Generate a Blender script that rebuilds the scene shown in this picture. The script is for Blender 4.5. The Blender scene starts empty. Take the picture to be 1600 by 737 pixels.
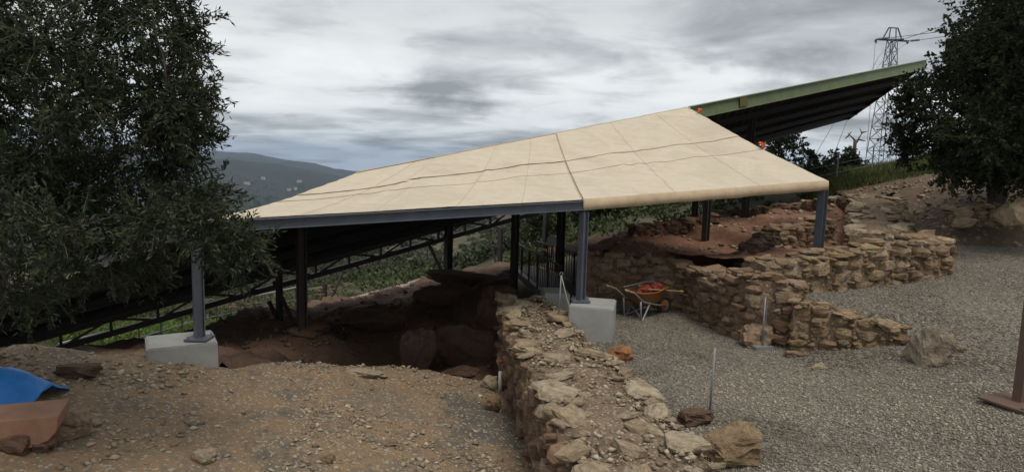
import bpy, bmesh, math, random
import numpy as np
from mathutils import Vector, Matrix, Euler, noise
R = math.radians
random.seed(7); rng = np.random.default_rng(7)
scn = bpy.context.scene
col = scn.collection

# ------------------------------------------------------------------ camera
FPX = 1050.0
CAM = Vector((0, 0, 3.0))
CROT = (Matrix.Rotation(R(90 - 7.0), 3, 'X') @ Matrix.Rotation(R(1.7), 3, 'Z'))
cd = bpy.data.cameras.new('camera'); cam = bpy.data.objects.new('camera', cd); col.objects.link(cam)
cam.matrix_world = Matrix.Translation(CAM) @ CROT.to_4x4()
cd.sensor_width = 36; cd.lens = 36 * FPX / 1600; cd.clip_start = .05; cd.clip_end = 20000
scn.camera = cam
# ------------------------------------------------------------------ world, sun, exposure
SUN_EL, SUN_AZ = 66, 150      # azimuth measured from +Y towards +X
w = bpy.data.worlds.new('World'); scn.world = w; w.use_nodes = True
def build_world():
    nt = w.node_tree; N = nt.nodes; L = nt.links; N.clear()
    out = N.new('ShaderNodeOutputWorld'); bg = N.new('ShaderNodeBackground'); bg2 = N.new('ShaderNodeBackground')
    add = N.new('ShaderNodeMixShader'); add.inputs[0].default_value = .93
    sky = N.new('ShaderNodeTexSky'); sky.sky_type = 'NISHITA'; sky.sun_disc = False
    sky.sun_elevation = R(SUN_EL); sky.sun_rotation = R(SUN_AZ)
    L.new(sky.outputs[0], bg.inputs[0]); bg.inputs[1].default_value = .05
    tc = N.new('ShaderNodeTexCoord'); sep = N.new('ShaderNodeSeparateXYZ'); L.new(tc.outputs['Generated'], sep.inputs[0])
    def M(op, a, b=None, c=None, clamp=False):
        n = N.new('ShaderNodeMath'); n.operation = op; n.use_clamp = clamp
        for i, x in enumerate((a, b, c)):
            if x is None: continue
            if isinstance(x, (int, float)): n.inputs[i].default_value = x
            else: L.new(x, n.inputs[i])
        return n.outputs[0]
    zc = M('MAXIMUM', M('ADD', sep.outputs[2], .05), 0.0)
    den = M('ADD', zc, .07)
    u = M('DIVIDE', sep.outputs[0], den); v = M('DIVIDE', sep.outputs[1], den)
    cmb = N.new('ShaderNodeCombineXYZ'); L.new(u, cmb.inputs[0]); L.new(v, cmb.inputs[1]); cmb.inputs[2].default_value = 3.7
    def noise_tex(scale, detail, rough, dist, vec, off=(0, 0, 0), sc=(1, 1, 1)):
        mp = N.new('ShaderNodeMapping'); mp.inputs['Location'].default_value = off; mp.inputs['Scale'].default_value = sc
        L.new(vec, mp.inputs[0])
        n = N.new('ShaderNodeTexNoise'); n.inputs['Scale'].default_value = scale; n.inputs['Detail'].default_value = detail
        n.inputs['Roughness'].default_value = rough; n.inputs['Distortion'].default_value = dist
        L.new(mp.outputs[0], n.inputs['Vector']); return n.outputs[0]
    n1 = noise_tex(.7, 6, .5, .5, cmb.outputs[0], (1.3, 5.2, 0), (1.0, 1.1, 1))
    n2 = noise_tex(1.7, 8, .56, .6, cmb.outputs[0], (7.1, 2.2, 0), (1.0, 1.0, 1))
    mix = M('ADD', M('MULTIPLY', n1, .70), M('MULTIPLY', n2, .30))
    # single darker cumulus scraps floating under the layer: warped discs round fixed sky directions
    wn = noise_tex(9, 5, .6, 0, tc.outputs['Generated'], (0, 0, 0), (1, 1, 1.6))
    def scrap(px, py, rx, ry, depth):
        d = (CROT @ Vector(((px - 800) / FPX, -(py - 368.5) / FPX, -1))).normalized()
        az0 = math.atan2(d.x, d.y)
        dx = M('SUBTRACT', M('ARCTAN2', sep.outputs[0], sep.outputs[1]), az0)
        dz = M('SUBTRACT', sep.outputs[2], d.z)
        q = M('SQRT', M('ADD', M('POWER', M('ABSOLUTE', M('DIVIDE', dx, rx)), 2.0), M('POWER', M('ABSOLUTE', M('DIVIDE', dz, ry)), 2.0)))
        q = M('ADD', q, M('MULTIPLY', M('SUBTRACT', wn, .5), 2.6))
        k = N.new('ShaderNodeMapRange'); k.interpolation_type = 'SMOOTHSTEP'; L.new(q, k.inputs[0])
        k.inputs[1].default_value = -.1; k.inputs[2].default_value = 1.35; k.inputs[3].default_value = depth; k.inputs[4].default_value = 0
        return k.outputs[0]
    for a in ((685, 140, .095, .030, .19), (1205, 102, .075, .03, .12), (830, 140, .06, .018, .08), (1060, 95, .10, .02, .09), (985, 140, .05, .015, .06), (1290, 190, .09, .02, .09), (470, 215, .12, .010, .06)):
        mix = M('SUBTRACT', mix, scrap(*a))
    rp = N.new('ShaderNodeValToRGB'); L.new(mix, rp.inputs[0]); e = rp.color_ramp.elements
    e[0].position = .32; e[0].color = (.25, .268, .29, 1)
    e[1].position = .65; e[1].color = (.74, .755, .76, 1)
    for p, c in ((.40, (.38, .40, .42, 1)), (.46, (.49, .51, .525, 1)), (.53, (.65, .67, .68, 1))):
        x = e.new(p); x.color = c
    # overcast sky: far rim of the layer is bluer, the zenith side thicker
    rz = N.new('ShaderNodeValToRGB'); L.new(zc, rz.inputs[0]); e = rz.color_ramp.elements
    e[0].position = 0; e[0].color = (.58, .66, .77, 1); e[1].position = .5; e[1].color = (.98, .98, .98, 1)
    for p, c in ((.04, (.66, .74, .84, 1)), (.09, (.96, .99, 1.02, 1)), (.16, (1.14, 1.15, 1.15, 1)), (.24, (.94, .95, .96, 1)), (.32, (.82, .83, .85, 1))):
        x = e.new(p); x.color = c
    mm = N.new('ShaderNodeMix'); mm.data_type = 'RGBA'; mm.blend_type = 'MULTIPLY'; mm.inputs[0].default_value = 1
    L.new(rp.outputs[0], mm.inputs[6]); L.new(rz.outputs[0], mm.inputs[7])
    L.new(mm.outputs[2], bg2.inputs[0]); bg2.inputs[1].default_value = .92
    L.new(bg.outputs[0], add.inputs[1]); L.new(bg2.outputs[0], add.inputs[2]); L.new(add.outputs[0], out.inputs[0])
build_world()
sd = bpy.data.lights.new('sun', 'SUN'); sd.energy = 1.5; sd.angle = R(25); sd.color = (1, .93, .82)
sun = bpy.data.objects.new('sun', sd); col.objects.link(sun)
sun.rotation_euler = Vector((math.sin(R(SUN_AZ)) * math.cos(R(SUN_EL)), math.cos(R(SUN_AZ)) * math.cos(R(SUN_EL)), math.sin(R(SUN_EL)))).to_track_quat('Z', 'Y').to_euler()
scn.cycles.max_bounces = 5; scn.cycles.diffuse_bounces = 3; scn.cycles.transmission_bounces = 3; scn.cycles.volume_bounces = 0
vs = scn.view_settings; vs.view_transform = 'Standard'; vs.look = 'None'; vs.exposure = 0.35; vs.gamma = 1

# ------------------------------------------------------------------ measuring helpers
def ray(px, py): return CROT @ Vector(((px - 800) / FPX, -(py - 368.5) / FPX, -1))
def U(px, py, Y):
    r = ray(px, py); return CAM + r * (Y / r.y)
def proj(p):
    q = CROT.transposed() @ (Vector(p) - CAM); return 800 + FPX * q.x / -q.z, 368.5 - FPX * q.y / -q.z
def hit(px, py, fn, y0=3, y1=60):
    r = ray(px, py); y = y0
    while y < y1:
        p = CAM + r * (y / r.y)
        if p.z <= fn(p.x, p.y): return p
        y += .03
    return p
def fz(s, p, o=0): return noise.noise(Vector((p[0] * s + o, p[1] * s - o, (p[2] if len(p) > 2 else 0) * s + o * 1.7)))
def fbm(x, y, s, oct=4, o=0):
    t = 0; a = 1
    for i in range(oct):
        t += a * noise.noise(Vector((x * s + o, y * s + o * 2.3, i * 7.7))); s *= 2.1; a *= .5
    return t
def sst(a, b, x):
    t = min(1, max(0, (x - a) / (b - a))); return t * t * (3 - 2 * t)
def lerp(a, b, t): return a + (b - a) * t
def interp(tab, x): return float(np.interp(x, [t[0] for t in tab], [t[1] for t in tab]))

# ------------------------------------------------------------------ object helpers
def tag(o, label=None, cat=None, group=None, kind=None):
    if label: o['label'] = label
    if cat: o['category'] = cat
    if group: o['group'] = group
    if kind: o['kind'] = kind
    return o
def thing(name, loc, label, cat, group=None):
    o = bpy.data.objects.new(name, None); o.location = loc; o.empty_display_size = .2; col.objects.link(o)
    return tag(o, label, cat, group)
def worldloc(o):
    l = o.location.copy()
    while o.parent: o = o.parent; l += o.location
    return l
class MB:
    def __init__(s): s.v = []; s.f = []
    def quad(s, *p):
        n = len(s.v); s.v += [tuple(q) for q in p]; s.f.append(tuple(range(n, n + len(p)))); return s
    def box(s, c, h, rot=None):
        c = Vector(c); n = len(s.v)
        for x, y, z in ((-1,-1,-1),(1,-1,-1),(1,1,-1),(-1,1,-1),(-1,-1,1),(1,-1,1),(1,1,1),(-1,1,1)):
            p = Vector((x * h[0], y * h[1], z * h[2]))
            if rot is not None: p = rot @ p
            s.v.append(tuple(c + p))
        s.f += [tuple(n + i for i in q) for q in ((0,3,2,1),(4,5,6,7),(0,1,5,4),(1,2,6,5),(2,3,7,6),(3,0,4,7))]; return s
    def bar(s, a, b, w, h, up=(0, 0, 1)):
        a = Vector(a); b = Vector(b); x = (b - a); l = x.length; x.normalize(); up = Vector(up)
        y = up.cross(x)
        if y.length < 1e-4: y = Vector((0, 1, 0)).cross(x)
        y.normalize(); z = x.cross(y)
        return s.box((a + b) / 2, (l / 2, w / 2, h / 2), Matrix((x, y, z)).transposed())
    def tube(s, pts, rad, k=8, cap=True):
        pts = [Vector(p) for p in pts]; rad = rad if isinstance(rad, (list, tuple)) else [rad] * len(pts)
        prev = None; n0 = len(s.v)
        for i, p in enumerate(pts):
            d = (pts[min(i + 1, len(pts) - 1)] - pts[max(i - 1, 0)]).normalized()
            if prev is None: a = d.cross(Vector((0, 0, 1)) if abs(d.z) < .9 else Vector((1, 0, 0))).normalized()
            else: a = (prev - d * prev.dot(d)).normalized()
            prev = a; b = d.cross(a)
            for j in range(k):
                t = 2 * math.pi * j / k; s.v.append(tuple(p + (a * math.cos(t) + b * math.sin(t)) * rad[i]))
        for i in range(len(pts) - 1):
            for j in range(k):
                q = n0 + i * k; s.f.append((q + j, q + (j + 1) % k, q + k + (j + 1) % k, q + k + j))
        if cap:
            s.f.append(tuple(n0 + j for j in reversed(range(k)))); q = n0 + (len(pts) - 1) * k; s.f.append(tuple(q + j for j in range(k)))
        return s
    def ibar(s, a, b, w, h, t=.012, up=(0, 0, 1)):
        a = Vector(a); b = Vector(b); x = (b - a).normalized(); y = Vector(up).cross(x).normalized(); z = x.cross(y)
        s.bar(a + z * (h / 2 - t / 2), b + z * (h / 2 - t / 2), w, t, up); s.bar(a - z * (h / 2 - t / 2), b - z * (h / 2 - t / 2), w, t, up)
        return s.bar(a, b, t, h - 2.2 * t, up)
    def build(s, name, mat, parent=None, smooth=False):
        me = bpy.data.meshes.new(name); off = worldloc(parent) if parent else Vector((0, 0, 0))
        me.from_pydata([tuple(Vector(p) - off) for p in s.v], [], s.f); me.materials.append(mat); me.update()
        if smooth: me.polygons.foreach_set('use_smooth', [True] * len(me.polygons))
        o = bpy.data.objects.new(name, me); col.objects.link(o); o.parent = parent; return o
def np_mesh(name, V, F, mat, parent=None, smooth=False):
    """V (n,3) array, F (m,k) index array"""
    me = bpy.data.meshes.new(name); V = np.asarray(V, dtype=np.float32).copy(); F = np.asarray(F, dtype=np.int32)
    if parent: V -= np.array(worldloc(parent), dtype=np.float32)
    me.vertices.add(len(V)); me.vertices.foreach_set('co', V.ravel())
    k = F.shape[1]; me.loops.add(F.size); me.loops.foreach_set('vertex_index', F.ravel())
    me.polygons.add(len(F)); me.polygons.foreach_set('loop_start', np.arange(0, F.size, k, dtype=np.int32))
    me.materials.append(mat); me.update(calc_edges=True)
    if smooth: me.polygons.foreach_set('use_smooth', np.ones(len(F), dtype=bool))
    o = bpy.data.objects.new(name, me); col.objects.link(o); o.parent = parent; return o
def sheet(name, x0, x1, y0, y1, step, fn, mat, keep=None, parent=None):
    nx = int((x1 - x0) / step) + 1; ny = int((y1 - y0) / step) + 1
    V = [(x0 + i * step, y0 + j * step, fn(x0 + i * step, y0 + j * step)) for j in range(ny) for i in range(nx)]
    F = [(j*nx+i, j*nx+i+1, (j+1)*nx+i+1, (j+1)*nx+i) for j in range(ny-1) for i in range(nx-1)
         if keep is None or keep(x0 + (i + .5) * step, y0 + (j + .5) * step)]
    return np_mesh(name, V, F, mat, parent, True)
def tps(P, lam=.02):
    P = np.array([tuple(p) for p in P]); n = len(P)
    def K(r2): return np.where(r2 > 1e-9, .5 * r2 * np.log(np.maximum(r2, 1e-9)), 0)
    D = ((P[:, None, :2] - P[None, :, :2]) ** 2).sum(-1)
    A = np.zeros((n + 3, n + 3)); A[:n, :n] = K(D) + lam * np.eye(n); A[:n, n] = 1; A[:n, n+1:] = P[:, :2]; A[n:, :n] = A[:n, n:].T
    c = np.linalg.solve(A, np.concatenate([P[:, 2], np.zeros(3)]))
    def f(x, y):
        r2 = (P[:, 0] - x) ** 2 + (P[:, 1] - y) ** 2
        return float(K(r2) @ c[:n] + c[n] + c[n+1] * x + c[n+2] * y)
    return f

# ------------------------------------------------------------------ materials
def mat(name, fn, rough=.9, spec=.25):
    m = bpy.data.materials.new(name); m.use_nodes = True; nt = m.node_tree
    b = nt.nodes['Principled BSDF']; b.inputs['Roughness'].default_value = rough; b.inputs['Specular IOR Level'].default_value = spec
    fn(nt, b); return m
def nz(nt, vec, scale, detail=5, rough=.6, dist=0):
    n = nt.nodes.new('ShaderNodeTexNoise'); n.inputs['Scale'].default_value = scale; n.inputs['Detail'].default_value = detail
    n.inputs['Roughness'].default_value = rough; n.inputs['Distortion'].default_value = dist
    if vec is not None: nt.links.new(vec, n.inputs['Vector'])
    return n.outputs[0]
def ramp(nt, fac, stops):
    r = nt.nodes.new('ShaderNodeValToRGB'); nt.links.new(fac, r.inputs[0]); e = r.color_ramp.elements
    while len(e) < len(stops): e.new(.5)
    for i, (p, c) in enumerate(stops): e[i].position = p; e[i].color = (*c, 1)
    return r.outputs[0]
def mixc(nt, f, a, b, mode='MIX'):
    m = nt.nodes.new('ShaderNodeMix'); m.data_type = 'RGBA'; m.blend_type = mode
    for i, x in ((0, f), (6, a), (7, b)):
        if isinstance(x, (int, float)): m.inputs[i].default_value = x
        elif isinstance(x, tuple): m.inputs[i].default_value = (*x, 1)
        else: nt.links.new(x, m.inputs[i])
    return m.outputs[2]
def math_(nt, op, a, b):
    n = nt.nodes.new('ShaderNodeMath'); n.operation = op
    for i, x in enumerate((a, b)):
        if isinstance(x, (int, float)): n.inputs[i].default_value = x
        else: nt.links.new(x, n.inputs[i])
    return n.outputs[0]
def bump(nt, b, h, strength, dist):
    n = nt.nodes.new('ShaderNodeBump'); n.inputs['Strength'].default_value = strength; n.inputs['Distance'].default_value = dist
    nt.links.new(h, n.inputs['Height']); nt.links.new(n.outputs[0], b.inputs['Normal'])
def pos(nt): return nt.nodes.new('ShaderNodeNewGeometry').outputs['Position']
def objc(nt): return nt.nodes.new('ShaderNodeTexCoord').outputs['Object']
def island(nt): return nt.nodes.new('ShaderNodeNewGeometry').outputs['Random Per Island']
def orand(nt): return nt.nodes.new('ShaderNodeObjectInfo').outputs['Random']

def earth(name, cols, s1=.7, s2=9, bs=.6, bd=.05, speck=None, lo=.33, hi=.67):
    def fn(nt, b):
        v = pos(nt); a = nz(nt, v, s1, 6, .62, .4); c = nz(nt, v, s2, 8, .7)
        k = math_(nt, 'ADD', math_(nt, 'MULTIPLY', a, .65), math_(nt, 'MULTIPLY', c, .35))
        n = len(cols); cl = ramp(nt, k, [(lo + (hi - lo) * i / (n - 1), x) for i, x in enumerate(cols)])
        f = nz(nt, v, 60, 4, .7); cl = mixc(nt, .7, cl, ramp(nt, f, [(.3, (.55, .55, .55)), (.7, (1.35, 1.35, 1.35))]), 'MULTIPLY')
        if speck:
            vo = nt.nodes.new('ShaderNodeTexVoronoi'); vo.inputs['Scale'].default_value = speck[1]; nt.links.new(v, vo.inputs['Vector'])
            sep = nt.nodes.new('ShaderNodeSeparateColor'); nt.links.new(vo.outputs['Color'], sep.inputs[0])
            cl = mixc(nt, ramp(nt, sep.outputs[0], [(speck[2], (0, 0, 0)), (speck[2] + .06, (1, 1, 1))]), cl, speck[0])
        nt.links.new(cl, b.inputs['Base Color'])
        h = math_(nt, 'ADD', c, math_(nt, 'MULTIPLY', f, .35)); bump(nt, b, h, bs, bd)
    return mat(name, fn)
def stone_mat(name, cols, dirt=(.13, .085, .055)):
    def fn(nt, b):
        v = objc(nt); oi = nt.nodes.new('ShaderNodeObjectInfo')
        va = nt.nodes.new('ShaderNodeVectorMath'); va.operation = 'ADD'; nt.links.new(v, va.inputs[0]); nt.links.new(oi.outputs['Location'], va.inputs[1])
        n = len(cols); cl = ramp(nt, oi.outputs['Random'], [(i / (n - 1), x) for i, x in enumerate(cols)])
        a = nz(nt, va.outputs[0], 2.2, 7, .68, .5); cl = mixc(nt, .85, cl, ramp(nt, a, [(.28, (.42, .38, .34)), (.5, (1, 1, 1)), (.72, (1.35, 1.3, 1.22))]), 'MULTIPLY')
        d = nz(nt, va.outputs[0], .9, 5, .6, .6); cl = mixc(nt, ramp(nt, d, [(.5, (0, 0, 0)), (.66, (.75, .75, .75))]), cl, dirt)
        nt.links.new(cl, b.inputs['Base Color'])
        f = nz(nt, va.outputs[0], 7, 6, .7); bump(nt, b, math_(nt, 'ADD', a, math_(nt, 'MULTIPLY', f, .5)), .8, .12)
    return mat(name, fn)
def island_mat(name, cols, rough=.85, trans=0, spec=.25, patch=0):
    def fn(nt, b):
        cl = ramp(nt, island(nt), [(i / (len(cols) - 1), x) for i, x in enumerate(cols)])
        if patch: cl = mixc(nt, patch, cl, ramp(nt, nz(nt, pos(nt), .38, 6, .62, .9), [(.38, (.58, .54, .48)), (.5, (1, 1, 1)), (.64, (1.3, 1.27, 1.2))]), 'MULTIPLY')
        nt.links.new(cl, b.inputs['Base Color'])
        if trans:
            t = nt.nodes.new('ShaderNodeBsdfTranslucent'); nt.links.new(cl, t.inputs[0]); mx = nt.nodes.new('ShaderNodeMixShader')
            mx.inputs[0].default_value = trans; nt.links.new(b.outputs[0], mx.inputs[1]); nt.links.new(t.outputs[0], mx.inputs[2])
            nt.links.new(mx.outputs[0], nt.nodes['Material Output'].inputs[0])
    return mat(name, fn, rough, spec)
def paint(name, c, rough=.5, metal=0, wear=.25, wc=(.09, .05, .03), s=6, bd=.004):
    def fn(nt, b):
        v = pos(nt); a = nz(nt, v, s, 7, .65, .3)
        cl = mixc(nt, .6, c, ramp(nt, a, [(.3, (.72, .72, .72)), (.7, (1.22, 1.22, 1.22))]), 'MULTIPLY')
        d = nz(nt, v, s * 2.3, 6, .7); cl = mixc(nt, ramp(nt, d, [(.60, (0, 0, 0)), (.74, (wear * 2,) * 3)]), cl, wc)
        nt.links.new(cl, b.inputs['Base Color']); b.inputs['Metallic'].default_value = metal
        bump(nt, b, a, .4, bd)
    return mat(name, fn, rough, .4)

STONE = stone_mat('ochre limestone', [(.30, .215, .13), (.42, .31, .19), (.50, .39, .26), (.36, .245, .14), (.46, .34, .21), (.32, .205, .12), (.42, .36, .27)], (.18, .115, .07))
STONE_RED = stone_mat('reddish limestone', [(.31, .205, .135), (.40, .285, .19), (.45, .345, .24), (.32, .2, .125), (.38, .25, .16), (.36, .275, .2)], (.17, .095, .056))
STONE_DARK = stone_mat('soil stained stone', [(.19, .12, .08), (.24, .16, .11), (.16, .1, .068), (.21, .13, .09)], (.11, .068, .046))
STONE_PALE = stone_mat('pale limestone', [(.46, .37, .25), (.54, .45, .325), (.42, .32, .21), (.50, .39, .26)], (.24, .165, .105))
MORTAR = earth('earth mortar', [(.13, .088, .058), (.22, .152, .10), (.30, .22, .15)], 2, 14, .8, .05, ((.36, .29, .21), 34, .84))
WALLTOP = earth('earth on wall top', [(.16, .11, .072), (.25, .178, .118), (.34, .255, .175)], 2.2, 15, .9, .05, ((.42, .35, .26), 40, .85))
DIRT = earth('dry yellow dirt', [(.12, .105, .088), (.165, .135, .102), (.235, .168, .104), (.28, .19, .113), (.17, .14, .106), (.235, .18, .122)], .6, 10, .8, .04, ((.34, .3, .24), 38, .86), .40, .61)
PIT = earth('dug red brown soil', [(.115, .07, .049), (.175, .108, .075), (.24, .158, .112)], .6, 6, 1, .12)
REDE = earth('red trampled earth', [(.15, .074, .048), (.235, .124, .08), (.30, .178, .12)], .5, 5, .8, .08)
MOUND = earth('brown bank soil', [(.10, .072, .052), (.175, .125, .088), (.25, .19, .135)], .55, 5, .9, .1, ((.3, .25, .19), 14, .9))
GRAVEL = earth('grey gravel bed', [(.12, .103, .083), (.175, .152, .122), (.225, .2, .162)], .5, 22, .9, .03, ((.3, .28, .24), 46, .8))
PEB = island_mat('gravel chips', [(.10, .088, .072), (.19, .168, .138), (.14, .124, .103), (.26, .235, .195), (.165, .143, .115), (.38, .35, .29), (.2, .172, .14)], .85, 0, .25, .9)
PEBY = island_mat('dirt pebbles', [(.15, .115, .08), (.26, .2, .135), (.36, .3, .215), (.19, .145, .1), (.32, .26, .19), (.46, .4, .31)], .9)
HILL = earth('dry hillside', [(.026, .03, .015), (.05, .05, .025), (.12, .10, .055), (.042, .046, .022)], .09, .8, .6, .3)
CONC = paint('cast concrete', (.33, .33, .315), .9, 0, .4, (.2, .17, .135), 2.2, .02)
STEEL = paint('blue grey painted steel', (.095, .108, .132), .5, 0, .1, (.06, .05, .045), 5)
STEELD = paint('dark brown painted steel', (.05, .04, .034), .6, 0, .2, (.08, .045, .03), 5)
GREEN = paint('pale green painted beam', (.17, .215, .115), .55, 0, .2, (.12, .10, .05), 3)
RUST = paint('rusty brown steel', (.13, .082, .062), .75, .1, .3, (.16, .075, .04), 9)
ROOFM = paint('dark roof sheet', (.022, .02, .019), .6, .2, .2, (.09, .06, .04), 2)
def _tarp(nt, b):
    v = pos(nt); a = nz(nt, v, .8, 6, .6, .6); c = nz(nt, v, 7, 6, .7)
    cl = ramp(nt, a, [(.3, (.54, .465, .36)), (.5, (.63, .55, .435)), (.62, (.575, .50, .39)), (.75, (.61, .53, .415))])
    cl = mixc(nt, .35, cl, ramp(nt, c, [(.35, (.9, .89, .87)), (.65, (1.06, 1.06, 1.06))]), 'MULTIPLY')
    nt.links.new(cl, b.inputs['Base Color'])
    mp = nt.nodes.new('ShaderNodeMapping'); mp.inputs['Scale'].default_value = (1.2, 5, 5); nt.links.new(v, mp.inputs[0])
    bump(nt, b, math_(nt, 'ADD', nz(nt, mp.outputs[0], 1.1, 5, .6, 1.0), math_(nt, 'MULTIPLY', nz(nt, v, 120, 2), .05)), .6, .10)
    t = nt.nodes.new('ShaderNodeBsdfTranslucent'); t.inputs[0].default_value = (.5, .34, .18, 1); mx = nt.nodes.new('ShaderNodeMixShader'); mx.inputs[0].default_value = .04
    nt.links.new(b.outputs[0], mx.inputs[1]); nt.links.new(t.outputs[0], mx.inputs[2]); nt.links.new(mx.outputs[0], nt.nodes['Material Output'].inputs[0])
TARP = mat('beige woven tarpaulin', _tarp, .75, .25)
TARPE = paint('tarpaulin hem', (.50, .385, .255), .75, 0, .15, (.35, .22, .12), 4, .02)
CORD = paint('dark cord', (.30, .22, .145), .8)
ORANGE = paint('orange cord', (.75, .16, .03), .6)
BLUE = paint('blue plastic sheet', (.03, .19, .55), .45, 0, .1, (.05, .22, .5), 5, .03)
TERRA = paint('terracotta', (.30, .165, .105), .85, 0, .35, (.36, .25, .18), 7, .01)
YEL = paint('orange yellow tray paint', (.26, .11, .033), .5, 0, .45, (.16, .09, .05), 9)
REDC = paint('red plastic', (.26, .045, .03), .5)
WOODM = paint('worn wood handle', (.34, .23, .13), .8, 0, .3, (.16, .1, .06), 12)
GALV = paint('galvanised steel', (.25, .255, .26), .5, .3, .1, (.3, .28, .26), 12)
RUB = paint('black rubber', (.025, .025, .026), .85)
WHITE = paint('white paint', (.62, .6, .57), .7)
ROPE = paint('pale rope', (.30, .285, .26), .9)
BARK = paint('grey bark', (.10, .085, .07), .95, 0, .4, (.05, .04, .032), 7, .03)
OLIVE = island_mat('olive leaves', [(.03, .042, .02), (.044, .056, .029), (.062, .074, .043), (.036, .047, .025), (.085, .097, .066)], .8, .1, .12)
OAK = island_mat('dark oak leaves', [(.018, .025, .012), (.028, .037, .017), (.042, .05, .026), (.024, .031, .015)], .8, .08, .12)
SCRUB = island_mat('scrub leaves', [(.03, .045, .016), (.055, .075, .025), (.08, .10, .04), (.045, .06, .022)], .7, .15)
SCRUBL = island_mat('bright weeds', [(.07, .12, .025), (.10, .17, .035), (.13, .2, .05), (.08, .13, .03)], .7, .2)
GROVE = island_mat('far grove leaves', [(.03, .042, .021), (.045, .056, .03), (.065, .072, .044), (.038, .05, .023)], .8)
GRASS = island_mat('slope grass', [(.06, .085, .025), (.09, .12, .035), (.15, .15, .06), (.075, .1, .03)], .8, .2)
print('materials done')
# ------------------------------------------------------------------ terrain heights
def edge_y(x): return interp([(-7, 8.0), (-5.2, 8.45), (-4.7, 8.6), (-4.0, 8.9), (-3.17, 9.5), (-1.97, 10.35), (-.6, 10.8), (1, 11.0)], x) + .18 * fbm(x, 0, 1.3, 3, 5)
def zD(x, y):
    xx = max(-6.2, min(.8, x))
    z = -.72 - .19 * xx - .03 * (y - 7)
    ye = edge_y(x)
    z -= sst(0, .55, y - ye) * 1.1
    z -= sst(0, 2.0, -5.3 - x + (7.2 - y) * .8) * sst(5.5, 7.5, y) * 1.3
    z += .05 * math.exp(-((y - ye + .25) / .3) ** 2)
    return z + .05 * fbm(x, y, .9, 4, 3) + .022 * fbm(x, y, 5, 3, 9)
def zG(x, y):
    yl = interp([(3.8, 10.8), (4.7, 10.74), (4.95, 10.46), (6.05, 10.22), (8, 10.0)], x)
    w = .10 + max(0, x - 6.05) * 1.15
    S = sst(-w, w, y - yl) * sst(3.85, 4.15, x)
    low = .02 + .10 * max(0, x - 3.2) * sst(3.2, 6, x)
    up = .66 + .085 * (y - 10.5) + .02 * (x - 5)
    return lerp(min(low, .38), max(up, .62), S) + .02 * fbm(x, y, .8, 3, 2)
pitP = [U(*p) for p in ((250, 560, 9.5), (330, 556, 9.6), (420, 560, 11.5), (450, 522, 13.5), (470, 497, 16), (540, 480, 17.5), (600, 470, 18.5), (640, 455, 20), (690, 430, 22), (740, 420, 23),
        (790, 412, 24), (690, 545, 13.6), (720, 470, 16.5), (770, 455, 16.5), (760, 500, 14.5), (560, 510, 15.3), (640, 565, 12.6), (500, 572, 11.9), (600, 530, 14.3), (180, 575, 10.5), (760, 580, 12), (800, 560, 12.6))]
_zp = tps(pitP, .3)
def zP(x, y):
    z = _zp(x, y); s = .32; k = math.floor(z / s); fr = z / s - k           # dug in uneven steps
    z = lerp(z, s * (k + sst(.6, .9, fr)), .8)
    z -= .5 * sst(.9, -.1, y - edge_y(x)) * sst(-4.2, -3.0, x)
    return z + .16 * fbm(x, y, .9, 4, 1) + .07 * fbm(x, y, 3, 4, 6)
redP = [U(*p) for p in ((920, 402, 14.6), (960, 400, 15), (1010, 396, 15.5), (1060, 402, 15.6), (1110, 405, 16), (1170, 398, 14.8), (1000, 365, 19.5), (1050, 352, 21), (1100, 345, 22.5), (1150, 328, 25.5), (920, 388, 20),
        (960, 372, 22), (1230, 325, 23), (1300, 318, 21), (1200, 362, 17.5), (1250, 350, 17), (1320, 345, 16), (1130, 372, 18), (1040, 380, 17.3), (1350, 310, 22))]
_zr = tps(redP, .1)
def zR(x, y):
    z = _zr(x, y) + .12 * fbm(x, y, .35, 2, 14); s = .36; k = math.floor(z / s); fr = z / s - k
    z = lerp(z, s * (k + sst(.62, .82, fr)), .85)
    z -= .5 * sst(1.3, .2, 6.6 + .56 * (y - 13) - x) * sst(24, 20, y)
    return z + .06 * fbm(x, y, .8, 4, 4) + .03 * fbm(x, y, 3, 3, 8)
mndP = [U(*p) for p in ((1405, 345, 16.5), (1480, 347, 15), (1540, 350, 15), (1600, 350, 15), (1480, 310, 18.5), (1540, 300, 19), (1600, 285, 19.5), (1420, 292, 22), (1340, 300, 23), (1300, 305, 23), (1460, 266, 28),
        (1380, 272, 30), (1320, 287, 28), (1540, 262, 27), (1600, 255, 27), (1750, 260, 24), (1750, 340, 15), (1900, 300, 18), (1320, 312, 20.5), (1405, 318, 19.5), (1250, 310, 27), (1200, 318, 28))]
_zm = tps(mndP, .1)
def zM(x, y): return _zm(x, y) - 1.0 * sst(16.1, 14.9, y) - .35 * sst(1.9, .6, x - 8.2 - .545 * (y - 14.2)) * sst(21.5, 20.5, y) + .10 * fbm(x, y, .5, 4, 2) + .05 * fbm(x, y, 2.2, 3, 3)
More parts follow.
